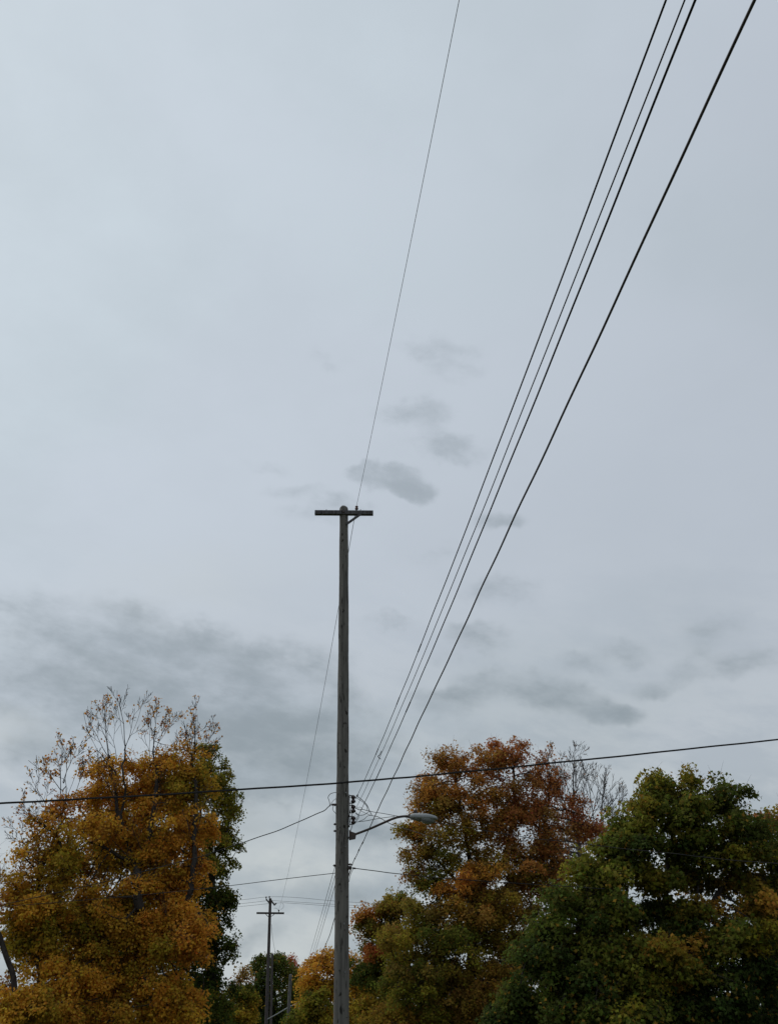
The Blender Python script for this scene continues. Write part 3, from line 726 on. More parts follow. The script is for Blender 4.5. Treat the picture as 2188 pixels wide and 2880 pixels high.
    def shoot(p, d, L, r, lev, leafy, cols):
        """an upright bare shoot with side shoots"""
        k = 6; side = rng.rand() * 6.28
        for i in range(k):
            d = unit(d + np.array([0, 0, .07]) + rng.randn(3) * .075)
            q = p + d * L / k; r2 = max(r * .88, tip * .95)
            segs.append((p, q, r, r2))
            if lev > 0 and i >= 1 and rng.rand() < .86:
                side += 2.4 + rng.randn() * .5
                pr = unit(np.cross(d, [math.cos(side), math.sin(side), .2])); an = rng.uniform(.40, .85)
                shoot(q, unit(d * math.cos(an) + pr * math.sin(an)), L * rng.uniform(.38, .66) * (1 - .07 * i), r2 * .68, lev - 1, leafy, cols)
            if lev <= 1 and rng.rand() < .5: bt.append(q); bl.append(leafy * .11 * rng.gamma(.35, 2.8)); bcol.append(cols[rng.randint(len(cols))])
            p, r = q, r2
    for (bx0, by0, bx1, by1, dY, r, lev, leafy, cols) in brooms:
        a0, a1 = U(bx0, by0, Y + dY), U(bx1, by1, Y + dY); j = int(((nodes - a0) ** 2).sum(1).argmin())
        if np.linalg.norm(nodes[j] - a0) < 2.5:
            mp = (nodes[j] + a0) / 2 + (0, 0, -.1); segs.append((nodes[j], mp, r * 1.15, r * 1.08)); segs.append((mp, a0, r * 1.08, r))
        shoot(a0, unit(a1 - a0), np.linalg.norm(a1 - a0) * .80, r, lev, leafy, cols)
    if segs:
        Q0.append(np.array([q[0] for q in segs])); Q1.append(np.array([q[1] for q in segs])); QR0.append(np.array([q[2] for q in segs])); QR1.append(np.array([q[3] for q in segs]))
    if bt:
        A = np.vstack([A, bt]); AC = np.vstack([AC, [PAL[q] for q in bcol]]); AL = np.concatenate([AL, np.minimum(bl, .19)]); AD = np.vstack([AD, unit(rng.randn(len(bt), 3))])
    Q0, Q1 = np.vstack(Q0), np.vstack(Q1); QR0, QR1 = np.concatenate(QR0), np.concatenate(QR1)
    qd = unit(Q1 - Q0); V2, F2 = frusta(Q0, Q1, qd, qd, QR0, QR1, 3)
    tw = mesh_np('twigs', V2, F2, M[twig], root, origin=root.location); tag(tw, kind='stuff')
    # leaves: flattened sprays round the shoot tips
    cnt = rng.poisson(leaves * AL * rng.gamma(3.0, 1 / 3.0, len(AL)))
    ids = np.repeat(np.arange(len(A)), cnt); m_ = len(ids)
    if m_:
        tilt = unit(np.array([0, 0, .65]) + AD * .7 + rng.randn(len(A), 3) * .34)
        tn = tilt[ids]; off = unit(rng.randn(m_, 3)) * (rng.rand(m_, 1) ** .45) * clump * 1.55
        off -= tn * (off * tn).sum(1, keepdims=True) * (1 - flat)
        off[:, 2] -= .30 * (off[:, 0] ** 2 + off[:, 1] ** 2) / clump
        loose = AL[ids] < .2; off[loose] *= .6
        C = A[ids] + off
        nrm = unit(tn * .9 + rng.randn(m_, 3) * .62 + unit(off) * .2)
        ax_ = unit(np.cross(nrm, rng.randn(m_, 3))); ax_[:, 2] -= .35; ax_ = unit(ax_ - nrm * (ax_ * nrm).sum(1, keepdims=True)); bx_ = np.cross(nrm, ax_)
        sz = leaf * rng.uniform(.65, 1.25, m_)[:, None]
        colr = AC[ids] * rng.uniform(.78, 1.22, (m_, 1)) * (1 + rng.randn(m_, 3) * np.array([.05, .11, .08])) * bright
        flip = rng.rand(m_) < .05; colr[flip] = colr[flip] * .45 + np.array(PAL['amber']) * .5 * bright
        colr = np.clip(colr, .008, .8)
        if not trefoil:
            V = np.stack([C - ax_ * sz * .5, C + bx_ * sz * .42 - nrm * sz * .10 + ax_ * sz * .02, C + ax_ * sz * .5 - nrm * sz * .12, C - bx_ * sz * .42 - nrm * sz * .10 + ax_ * sz * .02], 1).reshape(-1, 3)
            f = np.array([(0, 1, 2), (0, 2, 3)]); kq = 4
        else:
            pts = [C - ax_ * sz * .42]
            for (fx, fy, fz) in ((.06, .54, -.12), (-.10, .20, -.02), (-.54, .02, -.16), (-.10, -.20, -.02), (.06, -.54, -.12)):
                pts.append(C - ax_ * sz * fx + bx_ * sz * fy + nrm * sz * fz)
            V = np.stack(pts, 1).reshape(-1, 3); kq = 6
            f = np.array([(0, 1, 2), (0, 2, 4), (2, 3, 4), (0, 4, 5)])
        Fq = (np.arange(m_)[:, None, None] * kq + f[None]).reshape(-1, 3)
        colv = np.concatenate([np.repeat(colr, kq, 0), np.ones((m_ * kq, 1))], 1)
        cr_ = mesh_np('crown', V, Fq, M['leaf'], root, origin=root.location, smooth=False, colour=colv); tag(cr_, kind='stuff')
        TREE_STATS.append((name, len(A), n, m_, len(Fq)))
    return root

GT = 'trees along the street'
# 1 the big golden maple on the left with bare top shoots
OG = ['orange', 'gold', 'amber']
tree('golden_maple', 'big golden-orange maple on the left with bare twigs at its top', 48, [(405, 2990), (404, 2700, -.3), (398, 2540, -2.6), (397, 2480, -2.6)],
     [(300, 2240, 85, 70, 0, 1.6, OG, .8), (420, 2230, 95, 70, .5, 1.6, OG, .9), (500, 2190, 70, 75, 0, 1.5, ['orange', 'olive', 'gold'], .9), (560, 2190, 40, 60, 0, 1.0, ['gold', 'olive'], .8),
      (330, 2340, 120, 70, -.6, 1.8, OG, .9), (470, 2330, 110, 85, -.6, 1.8, OG, 1.0), (390, 2420, 130, 70, -.9, 1.8, ['orange', 'gold', 'olive'], .8), (250, 2420, 90, 60, -.3, 1.5, ['gold', 'olive', 'amber'], .8),
      (515, 2430, 70, 70, -1.0, 1.6, ['amber', 'orange'], 1.0), (330, 2540, 140, 75, -1.3, 1.9, ['gold', 'orange', 'olive'], .95), (490, 2560, 90, 80, -1.4, 1.8, OG, 1.0), (240, 2590, 100, 80, -1.2, 1.7, ['olive', 'gold', 'lime'], .9),
      (400, 2680, 140, 80, -1.6, 2.0, ['olive', 'orange', 'gold'], 1.0), (540, 2650, 60, 60, -2.2, 1.3, ['orange', 'amber'], 1.0), (260, 2750, 130, 80, -1.8, 1.9, ['orange', 'gold'], 1.0), (440, 2800, 130, 80, -1.8, 1.9, ['gold', 'orange', 'olive'], 1.0), (330, 2860, 150, 60, -2, 2, ['gold', 'orange', 'olive'], 1.0), (500, 2850, 90, 60, -2, 1.6, ['gold', 'orange'], 1.0), (200, 2680, 110, 60, -1.6, 1.6, ['gold', 'orange', 'olive'], 1.0), (350, 2620, 120, 60, -1.8, 1.6, ['gold', 'orange', 'olive'], 1.0), (440, 2490, 90, 40, -1.3, 1.3, ['orange', 'gold', 'amber'], 1.0),
      (330, 2150, 70, 40, 0, 1.2, OG, .30), (455, 2135, 60, 40, 0, 1.2, OG, .5), (540, 2110, 45, 40, 0, .9, OG, .3)],
     11, r_foot=.29, brooms=[(330, 2260, 270, 2150, -1.7, 0.026, 2, 0.0, ['orange']), (345, 2300, 300, 2200, -1.9, 0.02, 2, 0.0, ['orange']), (415, 2340, 480, 2230, -1.9, 0.024, 2, 0.0, ['orange']), (428, 2260, 480, 2160, -1.5, 0.02, 2, 0.0, ['orange']), (380, 2430, 300, 2350, -1.9, 0.026, 2, 0.0, ['orange']), (405, 2400, 340, 2310, -1.9, 0.02, 2, 0.0, ['orange']), (556, 2330, 600, 2230, -1.5, 0.02, 2, 0.0, ['orange']), (554, 2390, 500, 2290, -1.8, 0.022, 2, 0.0, ['orange']), (400, 2500, 470, 2420, -2.2, 0.024, 2, 0.0, ['orange']), (540, 2490, 580, 2400, -1.9, 0.018, 2, 0.0, ['orange']), (300, 2500, 210, 2420, -2.0, 0.022, 2, 0.0, ['orange']), (480, 2620, 440, 2520, -2.4, 0.02, 2, 0.0, ['orange']), (306, 2130, 288, 1960, 0, 0.026, 3, 0.05, ['orange', 'amber', 'rust']), (300, 2120, 225, 2015, 0.2, 0.02, 3, 0.03, ['orange', 'amber', 'rust']), (354, 2100, 338, 1945, 0.1, 0.026, 3, 0.015, ['orange', 'amber', 'rust']), (350, 2110, 398, 1960, -0.2, 0.02, 3, 0.03, ['orange', 'amber', 'rust']), (330, 2140, 305, 2010, 0.3, 0.016, 2, 0.05, ['orange', 'amber', 'rust']), (432, 2130, 438, 1985, 0, 0.026, 3, 0.07, ['orange', 'amber', 'rust']), (432, 2120, 482, 2000, 0.2, 0.02, 3, 0.08, ['orange', 'amber', 'rust']), (425, 2150, 400, 2030, -0.2, 0.018, 3, 0.05, ['orange', 'amber', 'rust']), (548, 2150, 556, 1995, 0, 0.024, 3, 0.05, ['orange', 'amber', 'rust']), (555, 2140, 606, 2030, 0.2, 0.018, 3, 0.04, ['orange', 'amber', 'rust']), (545, 2160, 520, 2040, -0.2, 0.018, 3, 0.06, ['orange', 'amber', 'rust']), (322, 2200, 232, 2110, -0.2, 0.02, 3, 0.05, ['orange', 'amber', 'rust']), (480, 2150, 505, 2050, 0.2, 0.016, 2, 0.06, ['orange', 'amber', 'rust'])], limbs=[[(397, 2480, -1.2), (370, 2420, -1.5), (338, 2290, -1.6), (322, 2200, -1.2), (306, 2130, -.6), (296, 2060), (290, 1985), (296, 1955)], [(399, 2500, -1.0), (395, 2440, -1.5), (412, 2360, -1.7), (428, 2250, -1.5), (434, 2150, -.8), (432, 2060), (436, 2000)], [(404, 2700, -.3), (480, 2620, -1.4), (535, 2500, -2.0), (554, 2390, -1.7), (562, 2290, -1.5), (556, 2200, -1.2), (545, 2150, -.5), (560, 2060), (556, 2005)],
                            [(338, 2290, -1.6), (346, 2190, -1.6), (354, 2100), (352, 2030), (342, 1975), (338, 1945)], [(370, 2420, -1.5), (310, 2390, -1.7), (250, 2370, -1.6)], [(354, 2100), (378, 2050), (392, 1990)], [(432, 2090), (470, 2040), (480, 1995)], [(322, 2200, -1.2), (280, 2120, -.6), (250, 2060), (240, 2010)], [(397, 2520), (330, 2430), (270, 2350), (200, 2260)]],
     leaf=.122, leaves=36, per_m2=9.0, tip=.0092, kill=.40, puff=.60, flat=.55, group=GT)
# 2 the thinner one at the left edge of it
tree('ragged_maple', 'ragged half-bare maple with amber leaves at the far left', 45, [(125, 2990), (118, 2700), (112, 2440)],
     [(160, 2330, 70, 60, 0, 1.2, ['amber', 'gold'], .30), (110, 2400, 70, 55, 0, 1.2, ['amber', 'gold', 'brown'], .45), (190, 2400, 60, 60, 0, 1.2, ['gold', 'olive'], .7), (60, 2500, 60, 55, 0, 1.2, ['amber', 'gold'], .5), (150, 2500, 90, 60, 0, 1.4, ['gold', 'amber', 'olive'], .85),
      (60, 2600, 75, 60, .3, 1.2, ['gold', 'olive', 'green'], 1.0), (160, 2620, 80, 60, 0, 1.3, ['olive', 'gold'], 1.0), (110, 2560, 80, 50, -.3, 1.3, ['gold', 'amber'], .9), (170, 2740, 90, 60, -.5, 1.4, ['gold', 'orange'], .8), (120, 2820, 110, 50, -.6, 1.6, ['gold', 'orange'], 1.0), (40, 2850, 80, 45, -2.6, 1.2, ['gold', 'orange', 'olive'], 1.0), (110, 2810, 70, 40, -2.4, 1.2, ['gold', 'orange', 'olive'], 1.0), (200, 2850, 90, 50, -.8, 1.5, ['gold', 'amber'], 1.0),
      (170, 2270, 45, 40, 0, 1, ['amber', 'rust'], .28), (60, 2670, 60, 40, .2, 1.1, ['gold', 'olive'], .6)],
     12, r_foot=.20, brooms=[(172, 2240, 160, 2080, 0, 0.024, 3, 0.05, ['amber', 'rust', 'orange']), (178, 2200, 225, 2080, 0.2, 0.02, 3, 0.03, ['amber', 'rust', 'orange']), (170, 2220, 110, 2150, -0.1, 0.02, 3, 0.05, ['amber', 'rust', 'orange']), (150, 2320, 80, 2170, 0, 0.022, 3, 0.04, ['amber', 'rust', 'orange']), (130, 2330, 40, 2250, 0.1, 0.02, 3, 0.05, ['amber', 'rust', 'orange']), (112, 2430, 35, 2330, 0, 0.02, 3, 0.06, ['amber', 'rust', 'orange']), (200, 2260, 250, 2150, 0.1, 0.018, 3, 0.04, ['amber', 'rust', 'orange']), (90, 2480, 25, 2390, 0, 0.016, 2, 0.06, ['amber', 'rust', 'orange'])], limbs=[[(112, 2440), (150, 2330), (172, 2250), (178, 2150), (170, 2090)], [(118, 2600), (200, 2440), (160, 2330), (90, 2280)], [(172, 2250), (215, 2190), (235, 2130)], [(178, 2180), (140, 2180), (92, 2140)]],
     leaf=.125, leaves=40, per_m2=9, tip=.0095, kill=.38, group=GT)
# 3 dark green tree behind the golden one
tree('green_maple', 'narrow dark green tree at the right flank of the golden maple', 56, [(600, 2990), (598, 2700), (592, 2400)],
     [(575, 2140, 50, 45, 0, 1.4, ['olive', 'green'], .9), (600, 2200, 45, 50, 0, 1.5, ['olive', 'green'], .9), (635, 2260, 45, 45, 0, 1.4, ['green', 'olive', 'ygreen'], .9), (595, 2330, 60, 55, 0, 1.8, ['green', 'olive', 'ygreen'], 1.0), (592, 2430, 50, 60, 0, 1.8, ['green', 'olive', 'deep'], 1.0),
      (590, 2530, 50, 60, 0, 1.8, ['green', 'deep'], 1.0), (592, 2640, 50, 60, 0, 1.8, ['green', 'deep'], 1.0), (585, 2740, 52, 60, 0, 1.8, ['green', 'deep'], 1.0), (600, 2840, 70, 60, 0, 1.9, ['green', 'deep'], 1.0), (480, 2300, 90, 90, .6, 1.6, ['olive', 'green', 'gold'], 1.0), (330, 2330, 110, 90, 1.0, 1.6, ['olive', 'gold', 'green'], .9), (420, 2770, 160, 110, .5, 1.6, ['green', 'olive'], .9), (250, 2820, 160, 90, .5, 1.6, ['green', 'olive'], .9), (450, 2560, 140, 140, .5, 1.6, ['green', 'olive'], .9), (300, 2650, 140, 140, .5, 1.6, ['green', 'olive'], .9), (645, 2660, 22, 50, 0, .8, ['green', 'deep'], .7), (638, 2560, 22, 60, 0, .8, ['green', 'deep'], .8), (645, 2350, 28, 70, 0, .8, ['green', 'ygreen'], .7)],
     13, r_foot=.3, leaf=.135, leaves=36, per_m2=7, tip=.009, kill=.45, group=GT)
# 4 left edge
tree('leaning_tree', 'leaning thin-trunked tree cut off by the left frame edge', 43.6, [(78, 3050), (62, 2850), (48, 2765), (36, 2725), (18, 2690), (5, 2650), (-3, 2600), (-6, 2540)],
     [(-60, 2420, 55, 80, 0, .9, ['brown', 'rust'], .12), (-50, 2560, 60, 70, 0, .8, ['rust', 'brick'], .30), (20, 2780, 40, 35, .5, .7, ['brick', 'rust', 'brown'], .5), (5, 2470, 22, 60, 0, .4, ['brown'], .03)],
     14, r_foot=.115, limbs=[[(-6, 2560), (-2, 2480), (4, 2420)]], leaf=.11, leaves=26, per_m2=9, tip=.006, step=.25, kill=.32, group=GT)
# 5 the rust-coloured maple right of the pole
RU = ['rust', 'brown', 'amber']
tree('rust_maple', 'tall rust-red maple with sky gaps right of the near pole', 52, [(1330, 2990), (1325, 2720), (1335, 2520)],
     [(1270, 2150, 70, 45, 0, 1.4, ['amber', 'brown', 'rust'], .75), (1360, 2140, 70, 50, .3, 1.4, RU, .7), (1440, 2130, 75, 55, 0, 1.5, ['rust', 'brick'], .7), (1520, 2170, 55, 55, 0, 1.3, ['brick', 'rust'], .42), (1190, 2265, 55, 40, 0, 1.2, ['amber', 'brown'], .75), (1240, 2270, 60, 40, -.3, 1.2, ['brown', 'amber', 'olive'], .8), (1150, 2340, 45, 32, 0, 1.0, ['olive', 'rust'], .7), (1205, 2220, 62, 40, 0, 1.3, ['amber', 'brown', 'rust'], .75), (1610, 2290, 60, 60, .2, 1.2, ['rust', 'brick'], .30), (1650, 2330, 60, 50, .1, 1.2, ['brick', 'rust'], .40), (1560, 2200, 45, 55, .2, 1.0, ['rust', 'brick'], .28),
      (1320, 2230, 90, 55, 0, 1.7, ['brown', 'rust', 'amber'], .8), (1460, 2230, 95, 60, -.3, 1.7, ['brick', 'rust', 'brown'], .85), (1550, 2250, 50, 50, 0, 1.2, ['brick', 'rust'], .45), (1190, 2310, 55, 40, -.3, 1.2, ['olive', 'amber', 'rust'], .75), (1300, 2330, 100, 55, -.5, 1.8, ['amber', 'olive', 'brown'], .85), (1450, 2330, 110, 60, -.4, 1.8, ['rust', 'brown', 'brick'], .85), (1570, 2350, 80, 60, 0, 1.5, ['brick', 'brown', 'rust'], .6), (1670, 2340, 50, 45, 0, 1.0, ['brick', 'rust'], .55),
      (1170, 2390, 50, 40, -.3, 1.1, ['olive', 'green', 'rust'], .65), (1260, 2410, 80, 45, -.3, 1.5, ['olive', 'green', 'brown'], .85), (1400, 2430, 110, 50, -.3, 1.7, ['brown', 'olive', 'rust'], .85), (1540, 2450, 100, 60, 0, 1.7, ['brown', 'olive', 'brick'], .7), (1160, 2450, 45, 28, -.4, .9, ['rust', 'brown'], .6), (1220, 2480, 70, 40, -.5, 1.3, ['green', 'olive'], .75), (1290, 2490, 80, 38, -1.3, 1.4, ['orange', 'rust', 'amber'], 1.0), (1200, 2560, 90, 50, -1.0, 1.6, ['olive', 'brown', 'green'], 1.0), (1320, 2570, 110, 55, -1.2, 1.8, ['amber', 'brown', 'olive'], .9), (1450, 2560, 90, 60, -.3, 1.6, ['brown', 'olive'], .9),
      (1150, 2640, 100, 50, -1.4, 1.7, ['olive', 'brown', 'olive'], 1.0), (1270, 2660, 110, 50, -1.5, 1.8, ['olive', 'green'], 1.0), (1400, 2650, 80, 50, -.5, 1.4, ['brown', 'olive'], .9), (1200, 2730, 120, 50, -1.5, 1.8, ['olive', 'green', 'brown'], 1.0), (1330, 2750, 110, 50, -1.4, 1.8, ['olive', 'brown'], .9), (1180, 2810, 120, 50, -1.6, 1.8, ['olive', 'green'], 1.0), (1320, 2830, 120, 50, -1.6, 1.8, ['amber', 'olive', 'brown'], 1.0), (1450, 2780, 80, 80, -.8, 1.6, ['brown', 'olive'], .8), (1100, 2860, 90, 40, -1.6, 1.6, ['olive', 'rust'], 1.0), (1340, 2480, 60, 40, -1.2, 1.3, ['amber', 'brown'], .9), (1460, 2690, 90, 60, .4, 1.5, ['brown', 'olive'], 1.0), (1250, 2780, 130, 60, .3, 1.7, ['olive', 'brown'], 1.0), (1380, 2800, 110, 60, .4, 1.6, ['brown', 'olive'], 1.0), (1150, 2740, 90, 60, .3, 1.5, ['olive', 'green'], 1.0), (1330, 2620, 110, 50, .5, 1.6, ['brown', 'olive'], .8), (1480, 2500, 90, 60, .5, 1.5, ['brown', 'rust'], .8), (1200, 2870, 130, 40, .2, 1.6, ['olive', 'brown'], 1.0), (1420, 2875, 120, 40, .3, 1.6, ['olive', 'amber'], 1.0), (1390, 2540, 80, 50, -1.2, 1.5, ['brown', 'olive', 'amber'], .9), (1400, 2740, 80, 60, -1.2, 1.5, ['olive', 'brown', 'amber'], 1.0), (1400, 2850, 90, 50, -1.5, 1.6, ['amber', 'olive'], 1.0), (1390, 2280, 80, 60, -.8, 1.4, ['amber', 'rust', 'brown'], .9), (1500, 2390, 90, 60, -.8, 1.4, ['rust', 'brown'], .8)],
     15, r_foot=.26, brooms=[(1530, 2220, 1535, 2100, .2, .02, 3, .06, ['rust', 'brown']), (1560, 2260, 1585, 2140, .2, .02, 3, .05, ['rust', 'brick']), (1500, 2180, 1490, 2090, .2, .018, 2, .10, ['rust', 'brick']), (1590, 2350, 1640, 2240, .2, .02, 3, .05, ['rust', 'brick'])], limbs=[[(1335, 2520), (1318, 2380), (1290, 2260), (1270, 2150)], [(1335, 2530), (1420, 2420), (1450, 2300), (1440, 2160)], [(1335, 2560), (1480, 2440), (1540, 2330), (1560, 2220)], [(1327, 2640), (1240, 2680), (1130, 2690)], [(1335, 2540), (1240, 2440), (1180, 2400)]],
     leaf=.115, leaves=30, per_m2=9, tip=.007, kill=.40, flat=.5, puff=.55, group=GT)
# 6 bare tree behind
tree('bare_tree', 'bare grey leafless tree between the rust maple and green maple', 57, [(1625, 2990), (1632, 2600), (1640, 2430)],
     [(1600, 2340, 60, 50, 0, 1.2, ['brown', 'rust'], .08), (1560, 2420, 80, 60, 0, 1.4, ['brown', 'rust'], .12)],
     16, r_foot=.2, brooms=[(1612, 2230, 1605, 2100, 0, 0.041, 3, 0.008, ['brown', 'rust']), (1614, 2250, 1645, 2090, 0.3, 0.036, 3, 0.008, ['brown', 'rust']), (1613, 2270, 1560, 2120, -0.2, 0.036, 3, 0.02, ['brown', 'rust']), (1690, 2300, 1705, 2150, 0, 0.036, 3, 0.006, ['brown', 'rust']), (1700, 2280, 1762, 2200, 0.2, 0.034, 3, 0.006, ['brown', 'rust']), (1672, 2330, 1670, 2160, -0.3, 0.034, 3, 0.006, ['brown', 'rust']), (1690, 2310, 1768, 2260, 0.3, 0.029, 3, 0.006, ['brown', 'rust']), (1660, 2370, 1755, 2310, -0.2, 0.026, 3, 0.01, ['brown', 'rust']), (1620, 2330, 1570, 2210, 0.4, 0.029, 3, 0.02, ['brown', 'rust']), (1640, 2360, 1640, 2220, -0.4, 0.026, 3, 0.01, ['brown', 'rust']), (1600, 2300, 1530, 2160, 0.1, 0.024, 3, 0.03, ['brown', 'rust']), (1690, 2330, 1735, 2230, -0.5, 0.024, 3, 0.006, ['brown', 'rust']), (1630, 2300, 1625, 2130, .5, 0.041, 3, .01, ['brown', 'rust']), (1650, 2340, 1690, 2180, .4, 0.041, 3, .006, ['brown']), (1600, 2340, 1590, 2190, -.5, 0.036, 3, .02, ['brown', 'rust']), (1710, 2330, 1775, 2235, -.3, 0.036, 3, .006, ['brown']), (1680, 2380, 1740, 2290, .5, 0.036, 3, .01, ['brown']), (1610, 2250, 1655, 2140, -.5, 0.036, 3, .006, ['brown']), (1690, 2270, 1735, 2165, .3, 0.036, 3, .006, ['brown']), (1580, 2250, 1560, 2140, .4, 0.031, 3, .02, ['brown', 'rust'])], limbs=[[(1640, 2430), (1615, 2300), (1612, 2180)], [(1640, 2430), (1680, 2320), (1720, 2240)]], leaf=.10, leaves=16, per_m2=9, tip=.0105, kill=.34, step=.26, group=GT, bark='barkgrey', twig='twiggrey', up=.22)
# 7 the near green maple on the right
GR = ['green', 'deep', 'ygreen']
tree('broad_green_maple', 'broad green maple turning yellow, filling the lower right corner', 33, [(1905, 3150), (1900, 2820), (1898, 2640)],
     [(1838, 2192, 16, 20, 0, .3, ['olive', 'green'], .9), (1940, 2195, 20, 18, 0, .35, ['olive', 'green'], .9), (1850, 2225, 40, 40, 0, .7, ['green', 'olive'], .9), (1930, 2240, 60, 45, 0, .9, ['green', 'olive'], .95), (2020, 2245, 70, 50, 0, 1.0, GR, 1.0), (1800, 2270, 50, 40, -.2, .8, ['ygreen', 'olive', 'green'], .9), (1880, 2310, 90, 55, -.4, 1.2, GR, 1.0), (2000, 2330, 100, 55, -.4, 1.2, GR, 1.0), (1760, 2330, 55, 45, -.3, .9, ['green', 'ygreen'], 1.0), (2100, 2330, 70, 50, 0, 1.0, ['green', 'deep', 'olive'], 1.0),
      (1700, 2380, 45, 35, -.2, .8, ['ygreen', 'green'], .95), (1790, 2400, 80, 50, -.5, 1.1, ['green', 'deep', 'green'], 1.0), (1910, 2390, 60, 35, .2, .9, ['deep', 'green'], .9), (2060, 2400, 90, 50, -.5, 1.1, ['green', 'deep', 'olive'], 1.0), (1640, 2530, 90, 60, .6, 1.1, ['deep', 'green'], 1.0), (1560, 2660, 90, 60, .6, 1.1, ['deep', 'green'], 1.0), (1700, 2620, 100, 60, .6, 1.1, ['deep'], 1.0), (1640, 2800, 130, 60, .6, 1.2, ['deep'], 1.0), (1850, 2780, 130, 60, .6, 1.2, ['deep'], 1.0), (1640, 2450, 55, 45, -.6, .9, ['ygreen', 'green', 'olive'], 1.0), (1720, 2470, 80, 50, -.7, 1.1, ['green', 'ygreen'], 1.0), (1830, 2470, 70, 40, -.5, 1.0, ['green', 'olive'], .95),
      (1960, 2480, 70, 40, .8, .9, ['deep', 'olive', 'brown'], .65), (1900, 2440, 60, 40, 1.0, .9, ['deep', 'green'], .55), (2100, 2480, 70, 35, .2, 1.0, ['deep', 'olive', 'brown'], .7), (1600, 2540, 80, 50, -.8, 1.1, ['green', 'deep', 'green'], 1.0), (1720, 2560, 90, 55, -.9, 1.2, GR, 1.0), (1840, 2560, 70, 45, 0, 1.0, ['green', 'deep'], .9), (1900, 2620, 80, 40, -.6, 1.0, ['green', 'deep'], .9), (1960, 2560, 80, 40, -.8, 1.1, ['olive', 'green', 'amber'], .75), (2110, 2550, 80, 45, -.7, 1.1, ['olive', 'green', 'amber', 'green'], .95),
      (1545, 2620, 75, 45, -.8, 1.1, ['green', 'deep'], 1.0), (1670, 2650, 100, 55, -1.0, 1.3, GR, 1.0), (1820, 2670, 110, 45, -1.5, 1.3, ['olive', 'green', 'green', 'amber'], 1.0), (2070, 2640, 90, 50, -1.2, 1.2, ['olive', 'green'], 1.0), (1510, 2700, 75, 45, -.9, 1.1, ['green', 'deep'], 1.0), (1620, 2750, 110, 55, -1.2, 1.3, ['green', 'deep'], 1.0), (1780, 2780, 110, 60, -1.2, 1.4, ['green', 'deep', 'olive'], 1.0), (1960, 2740, 100, 60, -.8, 1.3, ['deep', 'green'], 1.0), (2120, 2740, 90, 60, -.6, 1.2, ['deep'], 1.0), (1460, 2800, 75, 50, -1.0, 1.1, ['green', 'deep'], 1.0), (1560, 2860, 120, 60, -1.2, 1.4, ['green', 'deep'], 1.0), (1740, 2880, 120, 60, -1.4, 1.5, ['deep', 'green', 'olive'], 1.0), (1920, 2870, 120, 60, -1.0, 1.5, ['deep', 'green'], 1.0), (2100, 2860, 110, 60, -1.0, 1.4, ['deep'], 1.0), (2220, 2600, 80, 200, 0, 1.4, ['deep', 'green'], 1.0), (1880, 2720, 90, 50, -1.4, 1.3, ['green', 'olive', 'amber'], 1.0), (1750, 2700, 100, 50, -1.3, 1.3, ['green', 'ygreen'], 1.0), (2000, 2650, 90, 50, -.6, 1.2, ['deep', 'green'], 1.0), (1690, 2840, 110, 50, -1.5, 1.4, ['green', 'deep'], 1.0), (2010, 2830, 110, 60, -1.2, 1.4, ['deep'], 1.0), (1400, 2870, 55, 40, -1, 1.0, ['green', 'deep'], 1.0)],
     17, r_foot=.19, limbs=[[(1898, 2640), (1890, 2540), (1900, 2440), (1930, 2330), (1960, 2260)], [(1898, 2660), (1860, 2560), (1830, 2440), (1800, 2330)], [(1900, 2680), (1970, 2560), (2040, 2470), (2100, 2380)], [(1900, 2740), (1780, 2600), (1680, 2520)], [(1950, 2700), (1948, 2600), (1975, 2500), (1985, 2420)]],
     leaf=.130, leaves=31, per_m2=14, tip=.006, puff=.52, step=.26, kill=.32, clump=.24, trefoil=True, group=GT)
# 8 more green at the right frame edge, further back
tree('edge_maple', 'green maple with bronze tips behind the broad one, at right edge', 41, [(2230, 3050), (2225, 2700), (2220, 2500)],
     [(2150, 2310, 60, 45, 0, 1.2, ['green', 'olive', 'brick'], .95), (2240, 2320, 70, 55, 0, 1.3, ['green', 'olive', 'rust'], .95), (2200, 2400, 80, 50, 0, 1.4, ['green', 'deep'], .9), (2170, 2500, 80, 45, .3, 1.4, ['deep', 'rust', 'green'], .6), (2250, 2600, 80, 90, 0, 1.5, ['deep'], 1.0), (2150, 2680, 80, 60, 0, 1.4, ['deep', 'green'], 1.0), (2200, 2800, 100, 80, 0, 1.5, ['deep'], 1.0)],
     18, r_foot=.25, leaf=.12, leaves=34, per_m2=8, tip=.007, group=GT)
# 9 rust and green tree just right of the pole
tree('bronze_maple', 'low bronze and green tree just right of the near pole shaft', 64, [(1085, 2990), (1080, 2800), (1075, 2660)],
     [(1030, 2580, 45, 28, 0, 1.1, ['rust', 'amber'], .75), (1090, 2560, 50, 32, 0, 1.3, ['brown', 'rust', 'olive'], .9), (1130, 2540, 40, 30, 0, 1.1, ['brown', 'olive'], .9), (1060, 2610, 60, 30, 0, 1.4, ['green', 'olive', 'brown'], .8), (1120, 2620, 55, 40, 0, 1.4, ['olive', 'green'], 1.0), (1050, 2675, 45, 18, -1.0, .9, ['red', 'rust'], 1.0), (1090, 2680, 60, 35, 0, 1.4, ['green', 'olive'], 1.0), (1040, 2740, 50, 40, .2, 1.4, ['green', 'deep'], .9), (1110, 2760, 60, 50, 0, 1.5, ['green', 'olive'], 1.0), (1060, 2840, 80, 50, -.5, 1.6, ['olive', 'gold', 'green'], 1.0), (1120, 2850, 40, 25, -2, .9, ['red', 'rust'], 1.0)],
     19, r_foot=.22, leaf=.14, leaves=36, per_m2=9, tip=.008, kill=.45, group=GT)
